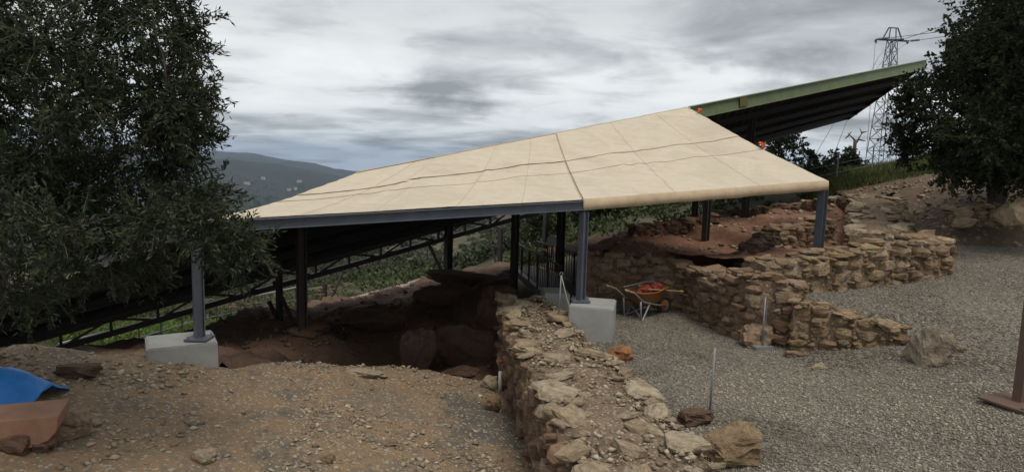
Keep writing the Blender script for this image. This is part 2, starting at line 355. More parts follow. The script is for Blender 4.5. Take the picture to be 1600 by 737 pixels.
# far land: per viewing azimuth a list of (distance, height)
def farz(px, py, d): return U(px, py, d).z
FAR = [
 (-900, [(3, -4), (10, -3.5), (20, -5), (40, -9), (100, -22), (300, -50), (1000, -105), (2000, -140), (3000, -60), (3600, -90), (5000, 10), (7500, -100)]),
 (60,  [(3, -4), (9, -2.6), (13, -1.6), (18, -2.4), (28, -4.6), (60, -11), (150, -26), (400, -58), (900, -98), (1600, -135), (2300, -150), (3000, farz(340, 253, 3000)), (3600, -140), (5000, farz(330, 232, 5000)), (7500, -250)]),
 (350, [(3, -4), (10, -3.2), (15, -2.3), (20, -3.0), (30, -4.9), (60, -11), (150, -25), (400, -56), (900, -96), (1600, -135), (2300, -150), (3000, farz(360, 253, 3000)), (3600, -140), (5000, farz(350, 236, 5000)), (7500, -250)]),
 (450, [(3, -4), (14, -2.8), (18, -2.6), (23, -3.1), (32, -5.2), (60, -9.8), (150, -24), (400, -55), (900, -96), (1600, -135), (2300, -150), (3000, farz(450, 259, 3000)), (3600, -150), (5000, farz(450, 247, 5000)), (7500, -250)]),
 (550, [(3, -4), (18, -2.8), (24, -2.9), (34, -4.9), (60, -9), (150, -22), (400, -50), (900, -92), (1600, -130), (2300, -150), (3000, farz(550, 278, 3000)), (3600, -170), (5000, farz(550, 268, 5000)), (7500, -300)]),
 (700, [(3, -4), (22, -2.4), (27, -2.2), (40, -4.6), (70, -9), (150, -19.5), (300, -30), (500, -36), (900, -60), (2000, -120), (3000, farz(700, 295, 3000)), (5000, farz(700, 285, 5000)), (7500, -350)]),
 (830, [(3, -4), (20, -1.8), (26, -1.3), (40, -3), (80, -7), (200, -15), (500, -22), (2000, -60), (5000, -60), (7500, -150)]),
 (1000, [(3, -4), (14, -1), (24, -.3), (30, .1), (45, .3), (80, -1), (200, -6), (2000, -60), (5000, -60), (7500, -150)]),
 (1200, [(3, -4), (14, -1), (25, .8), (32, 1.6), (45, 2.0), (80, .8), (200, -6), (2000, -60), (5000, -60), (7500, -150)]),
 (1330, [(3, -4), (14, 0), (24, 1.6), (34, 2.6), (45, 2.8), (80, 1.2), (200, -6), (2000, -60), (5000, -60), (7500, -150)]),
 (1500, [(3, -4), (14, .2), (24, 2.0), (34, 3.3), (50, 3.9), (80, 3), (200, -6), (2000, -60), (5000, -60), (7500, -150)]),
 (2400, [(3, -4), (14, .3), (24, 2.4), (34, 3.8), (60, 6), (150, 10), (400, 8), (2000, -60), (5000, -60), (7500, -150)]),
]
FTH = np.array([math.atan((p - 800) / FPX) for p, _ in FAR] + [math.pi]); FTH = np.concatenate([[-math.pi], FTH])
FRL = [FAR[0][1]] + [f[1] for f in FAR] + [FAR[-1][1]]
def zT(x, y):
    th = math.atan2(x, y); rho = math.hypot(x, y); r = rho * (math.cos(th) if abs(th) < 1.1 else .6)
    i = int(np.clip(np.searchsorted(FTH, th) - 1, 0, len(FTH) - 2)); t = (th - FTH[i]) / (FTH[i+1] - FTH[i]); t = t * t * (3 - 2 * t)
    lr = math.log(max(r, 3)); g = lambda T: float(np.interp(lr, [math.log(q[0]) for q in T], [q[1] for q in T]))
    z = lerp(g(FRL[i]), g(FRL[i+1]), t)
    k = min(rho, 3000)
    return z + .012 * k * fbm(x / k, y / k, 6, 4, 3) * sst(25, 200, rho) + .12 * fbm(x, y, .15, 3, 1) * sst(15, 30, rho)
# path down the slope below the roof
PATH = [(100, 600, 16.3), (200, 572, 17.2), (342, 526, 19.3), (431, 506, 21.3), (506, 486, 23.3), (570, 468, 25), (630, 452, 27), (700, 432, 29.5)]
PATHW = [U(*p) for p in PATH]
def path_blend(x, y, z):
    best = 1e9; bz = z
    for a, b in zip(PATHW[:-1], PATHW[1:]):
        d = Vector((b.x - a.x, b.y - a.y)); t = max(0, min(1, ((x - a.x) * d.x + (y - a.y) * d.y) / d.length_squared))
        q = a.lerp(b, t); dd = math.hypot(x - q.x, y - q.y)
        if dd < best: best = dd; bz = q.z
    return lerp(bz - .12, z, sst(1.0, 3.2, best)) if best < 3.2 else z
def zTT(x, y): return path_blend(x, y, zT(x, y)) if 8 < y < 36 and x < 2 else zT(x, y)

def build_terrain():
    ths = np.concatenate([np.linspace(-math.pi, -.95, 18)[:-1], np.linspace(-.95, .95, 210), np.linspace(.95, math.pi, 18)[1:]])
    rs = np.concatenate([np.linspace(3, 9, 5)[:-1], np.geomspace(9, 7500, 150)])
    V = []
    for r in rs:
        for t in ths:
            x, y = r * math.sin(t), r * math.cos(t); V.append((x, y, zTT(x, y)))
    n = len(ths); F = [(j*n+i, j*n+i+1, (j+1)*n+i+1, (j+1)*n+i) for j in range(len(rs)-1) for i in range(n-1)]
    # cap the hole under the viewer and close the ring
    o = np_mesh('hillside', V, F, HILL, None, True); tag(o, kind='structure')
    o.data.materials.append(earth('forested far slopes', [(.009, .013, .009), (.016, .021, .013), (.025, .029, .018), (.05, .048, .03)], .006, .05, .6, 4.0, None, .36, .70))
    o.data.polygons.foreach_set('material_index', [1 if rs[f // (n - 1)] > 260 else 0 for f in range(len(F))])
build_terrain()
tag(sheet('dirt_ground', -8, 1.2, 1.5, 12.2, .06, zD, DIRT, lambda x, y: x < 1.15), kind='structure')
def gravel_keep(x, y):
    if x < lerp(1.0, .3, sst(4, 12, y)): return False
    if y > 11.7 and x < 1.3 + (y - 11.7) * .4: return False
    if x < 3.75: return y < 13.6
    if x < 8.4: return y < 11.75 + (x - 4.2) * .33
    return y < 17.5 - max(0, 9.5 - x) * 3
tag(sheet('gravel_ground', .3, 17, 1.5, 17.5, .09, zG, GRAVEL, gravel_keep), kind='structure')
tag(sheet('pit_ground', -8.5, .2, 8.8, 24.5, .1, zP, PIT, lambda x, y: y > edge_y(x) + .12 and x > -8.5 + .35 * max(0, y - 12) and not (y > 21 and x < -4 + (y - 21))), kind='structure')
tag(sheet('red_earth_ground', .6, 11.5, 12.6, 26, .1, zR, REDE, lambda x, y: not (x > 6.6 + .56 * (y - 13) and y < 24) and x > 2.5 - (y - 15.6) * .17 and y < 24 + .3 * x and y > interp([(0, 14.3), (1.4, 14.2), (2.5, 13.9), (3.4, 13.3), (4.2, 13.0), (6, 12.8), (8, 13.5)], x)), kind='structure')
tag(sheet('bank_ground', 6.6, 24, 12.5, 31, .13, zM, MOUND, lambda x, y: x > (8.2 + .545 * (y - 14.2) if y < 21.3 else 10.5 + .42 * (y - 21.3)) and y > 15.0), kind='structure')
def build_path():
    V = []; F = []; n = 60
    for i in range(n + 1):
        t = i / n * (len(PATHW) - 1); k = min(int(t), len(PATHW) - 2); p = PATHW[k].lerp(PATHW[k+1], t - k)
        d = (PATHW[k+1] - PATHW[k]).normalized(); s = Vector((d.y, -d.x, 0)).normalized()
        for q in (-.75, -.25, .25, .75): V.append(tuple(p + s * q + Vector((0, 0, .02 * fbm(p.x, q, 2, 2)))))
    for i in range(n):
        for j in range(3): F.append((i*4+j, i*4+j+1, i*4+4+j+1, i*4+4+j))
    tag(np_mesh('path', V, F, earth('pale path', [(.2, .165, .13), (.28, .24, .19), (.24, .2, .155)], 1, 9, .4, .03), None, True), kind='structure')
build_path()

# ------------------------------------------------------------------ rocks and walls
def rock_mesh(seed, cuts=1, amp=.16, boxy=.55, name='stone'):
    bm = bmesh.new(); bmesh.ops.create_cube(bm, size=2)
    bmesh.ops.subdivide_edges(bm, edges=bm.edges[:], cuts=cuts, use_grid_fill=True)
    q_ = random.Random(seed * 77 + cuts)
    planes = [(Vector((q_.gauss(0, 1), q_.gauss(0, 1), q_.gauss(0, 1))).normalized(), q_.uniform(.84, 1.08)) for _ in range(9)]
    for v in bm.verts:
        c = v.co.copy(); n = c.normalized(); q = c.lerp(n * 1.18, 1 - boxy)
        a = noise.noise(q * .9 + Vector((seed * 3.1, seed * 1.7, seed))); b = noise.noise(q * 2.3 + Vector((seed, seed * 2.2, -seed)))
        j = Vector((noise.noise(q * 1.3 + Vector((seed * 5, 0, 0))), noise.noise(q * 1.3 + Vector((0, seed * 5, 9))), noise.noise(q * 1.3 + Vector((4, 0, seed * 5)))))
        p = q * (1 + amp * a + amp * .6 * b) + j * amp * 1.3
        for pn, pd in planes:
            e = p.dot(pn) - pd
            if e > 0: p = p - pn * e * .85
        if cuts > 2:
            for k_, am in ((2.2, .16), (5, .10), (11, .05)): p = p + n * am * noise.noise(p * k_ + Vector((seed, 0, seed * 3)))
        v.co = p
    me = bpy.data.meshes.new(name); bm.to_mesh(me); bm.free()
    me.polygons.foreach_set('use_smooth', [False] * len(me.polygons)); return me
ROCKS = {}
def rocks(m, cuts=1):
    key = (m.name, cuts)
    if key not in ROCKS:
        L = []
        for i in range(16):
            me = rock_mesh(i + 1 + cuts * 31, cuts, .17 if cuts < 3 else .24, .68 + .26 * ((i * 7) % 5) / 5 if cuts < 3 else .6); me.materials.append(m); L.append(me)
        ROCKS[key] = L
    return ROCKS[key]
def put_rock(p, ax, size, m, parent=None, name='stone', tilt=.12, cuts=1, idx=None):
    """ax = (t, n, up) unit vectors; size = half extents"""
    L = rocks(m, cuts); me = L[random.randrange(16) if idx is None else idx % 16]
    o = bpy.data.objects.new(name, me); col.objects.link(o)
    rot = Matrix(ax).transposed() @ Euler((random.gauss(0, tilt), random.gauss(0, tilt), random.gauss(0, tilt))).to_matrix()
    off = worldloc(parent) if parent else Vector((0, 0, 0))
    o.parent = parent
    o.matrix_basis = Matrix.Translation(Vector(p) - off) @ rot.to_4x4() @ Matrix.Diagonal((*size, 1))
    return o
def sample_path(path, s):
    """path rows (x, y, zb, zt, halfwidth); s = arc length"""
    acc = 0
    for a, b in zip(path[:-1], path[1:]):
        l = math.hypot(b[0] - a[0], b[1] - a[1])
        if s <= acc + l or b is path[-1]:
            t = min(1, (s - acc) / l); r = [lerp(a[i], b[i], t) for i in range(5)]
            return r, Vector(((b[0] - a[0]) / l, (b[1] - a[1]) / l, 0))
        acc += l
def path_len(path): return sum(math.hypot(b[0]-a[0], b[1]-a[1]) for a, b in zip(path[:-1], path[1:]))
def wall(name, label, path, faces, m, ch=(.14, .22), sw=(.2, .45), top=0, topm=None, core=None, topcore=None, inset=.03, rough=.05, ends=(), topsize=(.10, .24), thick=.16, cat='stone wall', topz=.0):
    root = thing(name, (path[0][0], path[0][1], path[0][2]), label, cat)
    Lp = path_len(path); n = max(4, int(Lp / .12)); V = []; F = []
    k = 7
    for i in range(n + 1):
        r, t = sample_path(path, Lp * i / n); nrm = Vector((t.y, -t.x, 0))
        hw = r[4] - inset
        prof = [(-hw, r[2]), (-hw, lerp(r[2], r[3], .5)), (-hw * .97, r[3] - .05), (0, r[3] - .0), (hw * .97, r[3] - .05), (hw, lerp(r[2], r[3], .5)), (hw, r[2])]
        for j, (q, z) in enumerate(prof):
            p = Vector((r[0], r[1], 0)) + nrm * q; g = 0 if z == r[2] else 1
            V.append((p.x + rough * .5 * fbm(p.x, p.y + z, 3, 2, 5) * g, p.y + rough * .5 * fbm(p.x, p.y + z, 3, 2, 15) * g, z + rough * g * fbm(p.x, p.y, 2.2, 3, 25)))
    for i in range(n):
        for j in range(k - 1): F.append((i*k+j, i*k+j+1, (i+1)*k+j+1, (i+1)*k+j))
    me_core = np_mesh('core', V, F + [], core or MORTAR, root, False)
    MB().quad(*[V[j] for j in range(k)]).build('wall_end', core or MORTAR, root); MB().quad(*[V[n*k+j] for j in reversed(range(k))]).build('wall_end', core or MORTAR, root)
    cnt = 0
    for side in faces:
        Hmax = max(r[3] - r[2] for r in path); placed = []
        mw, mh = (sw[0] + sw[1]) / 2, (ch[0] + ch[1]) / 2; lim = 250 // len(faces)
        for stage, (k0, k1, tries) in enumerate(((1.05, 1.5, 260), (.75, 1.1, 900), (.42, .72, 1800), (.22, .4, 1500))):
            for _ in range(tries):
                if len(placed) > lim - 40 * (stage < 3): break
                w_ = mw * random.uniform(k0, k1); h_ = mh * random.uniform(k0, k1) * random.uniform(.75, 1.05); s_ = random.uniform(w_ * .3, Lp - w_ * .3)
                r, t = sample_path(path, s_); H_ = r[3] - r[2]; z_ = random.uniform(h_ * .3, max(h_ * .31, H_ - h_ * .38))
                if z_ + h_ * .35 > H_: continue
                if any(abs(s_ - q[0]) < (w_ + q[2]) * .455 and abs(z_ - q[1]) < (h_ + q[3]) * .455 for q in placed): continue
                placed.append((s_, z_, w_, h_)); nrm = Vector((t.y, -t.x, 0)) * side
                p = Vector((r[0], r[1], r[2] + z_)) + nrm * (r[4] - thick * .72 + random.gauss(0, .02))
                put_rock(p, (t, nrm, Vector((0, 0, 1))), (w_ / 2 * .98, thick * random.uniform(.75, 1.2), h_ / 2 * 1.0), m, root, tilt=.09); cnt += 1
    for i in range(top):
        s = random.uniform(0, Lp); r, t = sample_path(path, s); nrm = Vector((t.y, -t.x, 0)); q = random.uniform(-1, 1)
        if random.random() < .55: q = math.copysign(random.uniform(.72, 1), q)
        sz = random.uniform(*topsize) * (1 if random.random() < .6 else .5)
        p = Vector((r[0], r[1], r[3] + topz + sz * random.uniform(.0, .12))) + nrm * q * (r[4] - sz * .5)
        a = random.uniform(0, 6.28); tt = Vector((math.cos(a), math.sin(a), 0)); nn = Vector((-tt.y, tt.x, 0))
        put_rock(p, (tt, nn, Vector((0, 0, 1))), (sz * random.uniform(.8, 1.3), sz * random.uniform(.6, 1), sz * random.uniform(.2, .36)), topm or m, root, tilt=.14); cnt += 1
    if topcore: 
        me_core.data.materials.append(topcore)
        for p in me_core.data.polygons:
            if p.index % (k - 1) in (2, 3): p.material_index = 1
    print(name, 'stones', cnt); return root

# foreground wall (its left face looks down on the dirt, its top is level with the gravel)
W1 = [(1.55, 3.2, -1.1, .30, .85), (1.26, 5.7, -1.15, .30, .72), (1.08, 7.0, -1.2, .31, .68), (.88, 8.4, -1.25, .31, .64), (.62, 9.9, -1.3, .30, .58), (.42, 11.2, -1.3, .30, .54), (.30, 12.6, -1.3, .28, .5)]
wall('foreground_stone_wall', 'thick stone wall with broken earth-filled top running from foreground to concrete block', W1, (-1,), STONE_RED, ch=(.13, .21), sw=(.16, .36), top=150, topm=STONE_PALE, core=MORTAR, topcore=WALLTOP, rough=.07, topsize=(.06, .21))
# dark wall behind the wheelbarrow, then the lit wall coming forward to the corner
W2 = [(U(905, 470, 14.1).x, 14.1, -.1, .92, .3), (2.5, 13.8, -.1, .95, .3), (3.55, 13.1, -.1, .92, .3)]
wall('dark_stone_wall', 'shaded brown earth-stained stone wall behind the wheelbarrow', W2, (1,), STONE_RED, ch=(.12, .2), sw=(.18, .42), top=26, core=MORTAR, rough=.1)
W2b = [(3.6, 12.9, -.1, .88, .25), (3.8, 12.1, -.1, .95, .27), (4.02, 11.2, -.1, 1.12, .28), (4.3, 10.78, -.1, 1.14, .28), (4.75, 10.62, -.06, 1.02, .24)]
wall('corner_stone_wall', 'tall lit rough stone wall corner beside the gravel yard', W2b, (1,), STONE_RED, ch=(.11, .19), sw=(.18, .38), top=40, core=MORTAR, rough=.08, topsize=(.08, .2))
# low rubble retaining wall between the two gravel levels
W5 = [(4.45, 10.42, -.06, .86, .2), (4.9, 10.30, -.04, .78, .2), (5.3, 10.20, .0, .66, .2), (6.05, 10.08, .06, .55, .2)]
wall('rubble_retaining_wall', 'low crooked retaining wall of rounded rubble holding the upper gravel', W5, (1,), STONE, ch=(.11, .18), sw=(.15, .28), top=46, core=MORTAR, rough=.05, topsize=(.06, .15), thick=.16)
# upper wall on the terrace
W3 = [(4.2, 11.5, .55, 1.26, .36), (5.5, 11.95, .65, 1.36, .36), (6.6, 12.35, .72, 1.46, .4), (7.5, 12.8, .78, 1.6, .45), (8.25, 13.2, .85, 1.68, .5)]
wall('upper_stone_wall', 'long yellowish stone wall with earth top standing on the upper gravel', W3, (1,), STONE, ch=(.13, .23), sw=(.2, .46), top=60, core=WALLTOP, topcore=WALLTOP, rough=.1, topsize=(.07, .2))
q0, q1, q2 = U(1375, 368, 14.2), U(1372, 335, 17), U(1370, 306, 21)
W6 = [(q0.x, q0.y, .7, q0.z, .62), (q1.x, q1.y, .8, q1.z, .68), (q2.x, q2.y, 1.1, q2.z, .72)]
wall('climbing_stone_wall', 'broad ruined wall whose trampled earth top climbs the slope behind the right post', W6, (-1, 1), STONE, ch=(.14, .24), sw=(.2, .42), top=120, topm=STONE_PALE, core=MORTAR, topcore=WALLTOP, rough=.1, topsize=(.08, .21))
# inner wall stubs below the roof
a, b = U(1185, 395, 14.9), U(1290, 372, 16.2)
wall('inner_stone_wall', 'short coursed stone wall stub inside the dig behind the right post', [(a.x, a.y, a.z - .25, U(1185, 362, 14.9).z, .25), (b.x, b.y, b.z - .25, U(1290, 340, 16.2).z, .25)], (1,), STONE_RED, ch=(.09, .15), sw=(.15, .36), top=14, rough=.04)
a, b = U(1160, 412, 13.6), U(1205, 375, 15.2)
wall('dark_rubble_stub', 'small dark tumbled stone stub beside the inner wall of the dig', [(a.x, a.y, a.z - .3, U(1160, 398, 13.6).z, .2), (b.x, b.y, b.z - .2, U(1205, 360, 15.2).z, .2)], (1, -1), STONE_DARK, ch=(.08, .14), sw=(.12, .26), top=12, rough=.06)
a, b = U(1150, 340, 23.5), U(1335, 318, 20.5)
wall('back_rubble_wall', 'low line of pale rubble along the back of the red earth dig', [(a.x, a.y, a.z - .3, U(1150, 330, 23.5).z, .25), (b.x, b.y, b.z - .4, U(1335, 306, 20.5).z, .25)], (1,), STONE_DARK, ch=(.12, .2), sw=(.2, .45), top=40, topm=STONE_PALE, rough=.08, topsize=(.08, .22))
for nm, lab, A, B, hh_ in (('middle_terrace_wall', 'low dark terrace wall crossing the red earth beside the back roof posts', (985, 372, 19.2), (1120, 352, 20.2), .28), ('far_terrace_wall', 'thin low stone line at the far edge of the red earth below the trees', (1010, 352, 22.6), (1165, 331, 24.6), .25)):
    a, b = U(*A), U(*B)
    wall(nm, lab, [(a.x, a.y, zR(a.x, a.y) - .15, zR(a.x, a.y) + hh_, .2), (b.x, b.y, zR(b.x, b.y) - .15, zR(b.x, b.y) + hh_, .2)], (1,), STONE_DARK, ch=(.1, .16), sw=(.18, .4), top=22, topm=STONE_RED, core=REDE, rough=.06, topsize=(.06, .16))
# row at the right under the dark tree
a, b = U(1478, 346, 15.6), U(1582, 346, 15.2)
wall('terrace_stone_row', 'short row of pale boulders and blocks under the dark tree', [(a.x, a.y, a.z - .1, U(1478, 326, 15.6).z, .2), (b.x, b.y, b.z - .1, U(1582, 322, 15.2).z, .2)], (1,), STONE_PALE, ch=(.14, .24), sw=(.25, .5), top=8, core=MOUND, rough=.05)
print('walls done')

def lone_rock(name, px, py, Y, half, m, label, cat='stone', group=None, yaw=0, cuts=6, sink=.25, fn=None, idx=None, tilt=.1):
    p = U(px, py, Y) if fn is None else hit(px, py, fn)
    ax = (Vector((math.cos(yaw), math.sin(yaw), 0)), Vector((-math.sin(yaw), math.cos(yaw), 0)), Vector((0, 0, 1)))
    o = put_rock(p + Vector((0, 0, half[2] * (1 - sink))), ax, half, m, None, name, tilt, cuts, idx); return tag(o, label, cat, group)
lone_rock('boulder', 1450, 566, 0, (.25, .21, .30), stone_mat('pale grey limestone', [(.37, .31, .235), (.37, .31, .235)], (.22, .17, .12)), 'large pale boulder standing at the end of the rubble retaining wall', 'boulder', fn=zG, idx=3, cuts=10, sink=.36)
lone_rock('boulder', 1135, 715, 0, (.27, .24, .19), STONE, 'big brown boulder at the foreground end of the thick wall', 'boulder', fn=zG, idx=5, yaw=.5, cuts=10, sink=.42)
lone_rock('boulder', 1180, 541, 0, (.20, .18, .19), STONE_RED, 'squat brown boulder at the foot of the wall corner', 'boulder', fn=zG, idx=7)
lone_rock('boulder', 1594, 347, 14.6, (.36, .34, .32), STONE_PALE, 'tall pale stone block at right edge beside the row of boulders', 'boulder', idx=9, cuts=3)
lone_rock('stone', 968, 562, 0, (.17, .14, .11), stone_mat('orange stone', [(.42, .2, .09), (.42, .2, .09)]), 'orange weathered stone lying at the gravel edge of the thick wall', fn=zG, idx=2)
lone_rock('stone', 764, 606, 0, (.13, .11, .10), STONE_PALE, 'pale squared stone beside the striped survey rod', fn=zD, idx=4)
lone_rock('stone', 772, 640, 0, (.11, .11, .13), STONE, 'upright ochre stone near foot of thick wall below pale squared stone', fn=zD, idx=6)
lone_rock('stone', 318, 722, 0, (.11, .09, .075), STONE_PALE, 'rounded pale stone on the dirt at bottom left', fn=zD, idx=8)
lone_rock('stone', 511, 722, 0, (.075, .06, .05), STONE, 'small ochre stone on dirt near bottom centre left', fn=zD, idx=10)
lone_rock('stone', 826, 716, 0, (.08, .075, .06), STONE, 'round ochre stone against the foot of the thick wall in the foreground', fn=zD, idx=12)
lone_rock('stone', 607, 694, 0, (.10, .06, .035), STONE_PALE, 'flat pale stone in the rubble streak on the dirt', fn=zD, idx=1)
lone_rock('stone', 868, 668, 0, (.02, .02, .02), STONE, 'tiny', fn=zD) if False else None
lone_rock('stone', 105, 678, 0, (.22, .15, .14), STONE_RED, 'squared brown stone beside the terracotta slab', fn=zD, idx=11, yaw=.4)
lone_rock('stone', 60, 695, 0, (.17, .13, .10), STONE_DARK, 'rough dark stone in front of the terracotta slab', fn=zD, idx=13)
lone_rock('stone', 145, 664, 0, (.09, .06, .025), STONE_PALE, 'thin flat pale chip at right of the squared brown stone', fn=zD, idx=14)
lone_rock('stone', 126, 588, 0, (.22, .15, .09), STONE_DARK, 'mossy dark mound-like stone on the left edge of the dirt', fn=zD, idx=15)
lone_rock('stone', 1280, 577, 0, (.10, .06, .04), STONE_PALE, 'flat pale stone lying on gravel in front of the retaining wall', fn=zG, idx=0)
lone_rock('stone', 1240, 556, 0, (.14, .08, .05), STONE_RED, 'flat ochre stone at the foot of the retaining wall', fn=zG, idx=3)
lone_rock('stone', 1497, 549, 0, (.08, .07, .06), STONE_PALE, 'small white stone on gravel right of the large pale boulder', fn=zG, idx=6)
lone_rock('stone', 1085, 660, 0, (.20, .14, .09), STONE_DARK, 'dark brown stone at the base of the front rope post', fn=zG, idx=9)
lone_rock('rock_outcrop', 655, 590, 12.4, (.30, .28, .46), PIT, 'lumpy earthen rock outcrop left standing in the dug pit', 'rock', idx=5, cuts=9, sink=.1)
lone_rock('rock_outcrop', 745, 572, 13.2, (.8, .45, .40), PIT, 'broad dark earthen ledge against the wall in the pit', 'rock', idx=8, cuts=9, sink=.1)
for i_, (px_, py_, d_, hf_, lb_) in enumerate(((700, 470, 17.4, (.8, .5, .35), 'dark soil bank in the middle of the pit behind the outcrop'), (772, 520, 14.6, (.45, .6, .6), 'earthen cut face against the far end of the thick wall'), (735, 440, 19.5, (1.1, .5, .22), 'long earth bank at the back of the pit'), (480, 522, 13.8, (.4, .3, .16), 'low lump of soil at the foot of the tall left column'), (590, 505, 15.6, (.7, .4, .2), 'low soil hump on the left floor of the pit'))):
    lone_rock('earth_bank', px_, py_, d_, hf_, PIT, lb_, 'earth bank', idx=i_ * 3 + 1, cuts=9, sink=(.7, .35, .75, .5, .6)[i_], tilt=.03)
lone_rock('stone', 720, 590, 11.6, (.34, .2, .09), STONE_DARK, 'flat brown slab in the pit next to the rock outcrop', idx=2)
lone_rock('stone', 568, 585, 0, (.30, .10, .04), STONE_PALE, 'long pale flat stone along the edge of the pit', fn=zD, idx=2, yaw=.1)
for i, (px, py, s) in enumerate(((255, 566, .12), (272, 560, .14), (215, 568, .11))):
    lone_rock('stone', px, py, 9.1, (s, s * .8, s * .7), STONE_RED, ('brown stone at left corner of the left concrete block', 'larger brown stone in front of the left concrete block', 'small brown stone farthest left of the left concrete block')[i], idx=i + 4)
lone_rock('stone', 800, 470, 13.4, (.3, .25, .2), STONE_RED, 'brown stone at far end of the thick wall beside the pit', idx=4) if False else None
# ------------------------------------------------------------------ main shelter roof
rC = U(1075, 168, 17.5); rE = U(1443, 95, 26.0); rv = (rE - rC).normalized()
# near low corner: the point of the near edge seen at x = 555
t = 0
while proj(rC - rv * t)[0] > 556: t += .02
rD = rC - rv * t; LDE = (rE - rD).length
rF = U(1323, 182, 36.0); rw = (rF - rE); LW = rw.length; rw.normalize()
rn = rv.cross(rw).normalized()
if rn.z < 0: rn = -rn
def RP(a, b): return rD + rv * a + rw * b
def roof_z(x, y): return rD.z - (rn.x * (x - rD.x) + rn.y * (y - rD.y)) / rn.z
roof = thing('shelter_roof', (rD.x, rD.y, -1), 'huge sloping dark sheet roof with pale green edge beam over the dig', 'roof')
LOW = -13.0
def bmin(a):
    if a >= 0: return 0.0
    b = 0.0
    while b < LW - 1:
        px, py = proj(RP(a, b))
        if py > 270 + .326 * (555 - px) + 10: break
        b += .1
    return b
nst = 30; sw_ = (LDE - LOW) / nst
for i in range(nst):
    a0 = LOW + i * sw_; a1 = a0 + sw_ - .01; mb = MB(); ks = 6
    b0, b1 = bmin(a0), bmin(a1)
    for j in range(ks):                                       # trapezoid profile sheet, real thickness
        u0, u1 = j / ks, (j + 1) / ks; h0 = .06 * (j % 2); h1 = .06 * ((j + 1) % 2)
        P = [RP(lerp(a0, a1, u0), lerp(b0, b1, u0)) + rn * (h0 - .1), RP(lerp(a0, a1, u1), lerp(b0, b1, u1)) + rn * (h1 - .1), RP(lerp(a0, a1, u1), LW) + rn * (h1 - .1), RP(lerp(a0, a1, u0), LW) + rn * (h0 - .1)]
        mb.quad(*P); mb.quad(*[p + rn * .012 for p in reversed(P)])
    mb.build('roof_sheet', ROOFM, roof)
for b in (2.4, 4.6, 6.8, 8.8):                                # purlins
    a = LOW
    while bmin(a) > b: a += .3
    MB().ibar(RP(a, b) - rn * .16, RP(LDE, b) - rn * .16, .10, .18, .012, rn).build('purlin', ROOFM, roof)
MB().ibar(rD - rn * .36, rC - rv * .05 - rn * .36, .14, .34, .02).build('edge_beam', GREEN, roof); MB().ibar(rC - rn * .17 - rw * .07, rE - rn * .17 - rw * .07, .14, .34, .02).build('edge_beam', GREEN, roof)
p = rD.lerp(rE, 0); 
for px in (1157,):
    s = 0
    while proj(rD + rv * s)[0] < px: s += .05
    MB().bar(rD + rv * (s - .18) - rn * .17 - rw * .15, rD + rv * (s + .18) - rn * .17 - rw * .15, .02, .26).build('splice_plate', paint('olive plate', (.13, .12, .04), .6), roof)
MB().ibar(RP(LDE, 0) - rn * .1, RP(LDE, LW) - rn * .1, .12, .22, .015, rn).build('end_beam', STEELD, roof)
# far lattice truss
TH = .45
tb = lambda a: RP(a, LW - .1) - Vector((0, 0, TH)); tt = lambda a: RP(a, LW - .1) - Vector((0, 0, .12))
TA1 = LDE * .55
MB().bar(tb(LOW - 1), tb(TA1), .12, .14).build('truss_chord', STEELD, roof)
MB().bar(tt(LOW), tt(LDE), .12, .12).build('truss_chord', STEELD, roof)
nb = 26
for i in range(nb + 1):
    a = LOW + (TA1 - LOW) * i / nb
    MB().bar(tb(a), tt(a), .06, .06, rv).build('truss_web', STEELD, roof)
    if i < nb:
        a2 = LOW + (TA1 - LOW) * (i + 1) / nb
        MB().bar(tb(a) if i % 2 else tt(a), tt(a2) if i % 2 else tb(a2), .05, .05, rn).build('truss_web', STEELD, roof)
# columns under the roof: (x px, base py, depth, width, brace)
for px, py, d, wd in ((472, 512, 13.6, .17), (437, 506, 15.6, .13), (507, 482, 22.5, .15), (700, 434, 20.0, .19), (781, 410, 26, .15), (803, 432, 16.6, .15), (875, 402, 18.5, .17), (851, 392, 24, .15), (1100, 402, 18.6, .16), (1083, 372, 22.5, .15), (1163, 350, 22.5, .18)):
    p = U(px, py, d); zt = roof_z(p.x, p.y) - .1
    MB().ibar(p + Vector((0, 0, -.4)), Vector((p.x, p.y, zt)), wd, wd, .02, rv).build('post', STEELD, roof)
for (x0, y0, d0, x1, y1, d1) in ((428, 440, 15.4, 461, 508, 14.6), (661, 362, 20.5, 694, 432, 20), (752, 334, 26.2, 775, 410, 26), (535, 425, 22.8, 512, 480, 22.4), (420, 470, 15.6, 437, 506, 15.5)):
    MB().bar(U(x0, y0, d0), U(x1, y1, d1), .07, .07).build('brace', STEELD, roof)

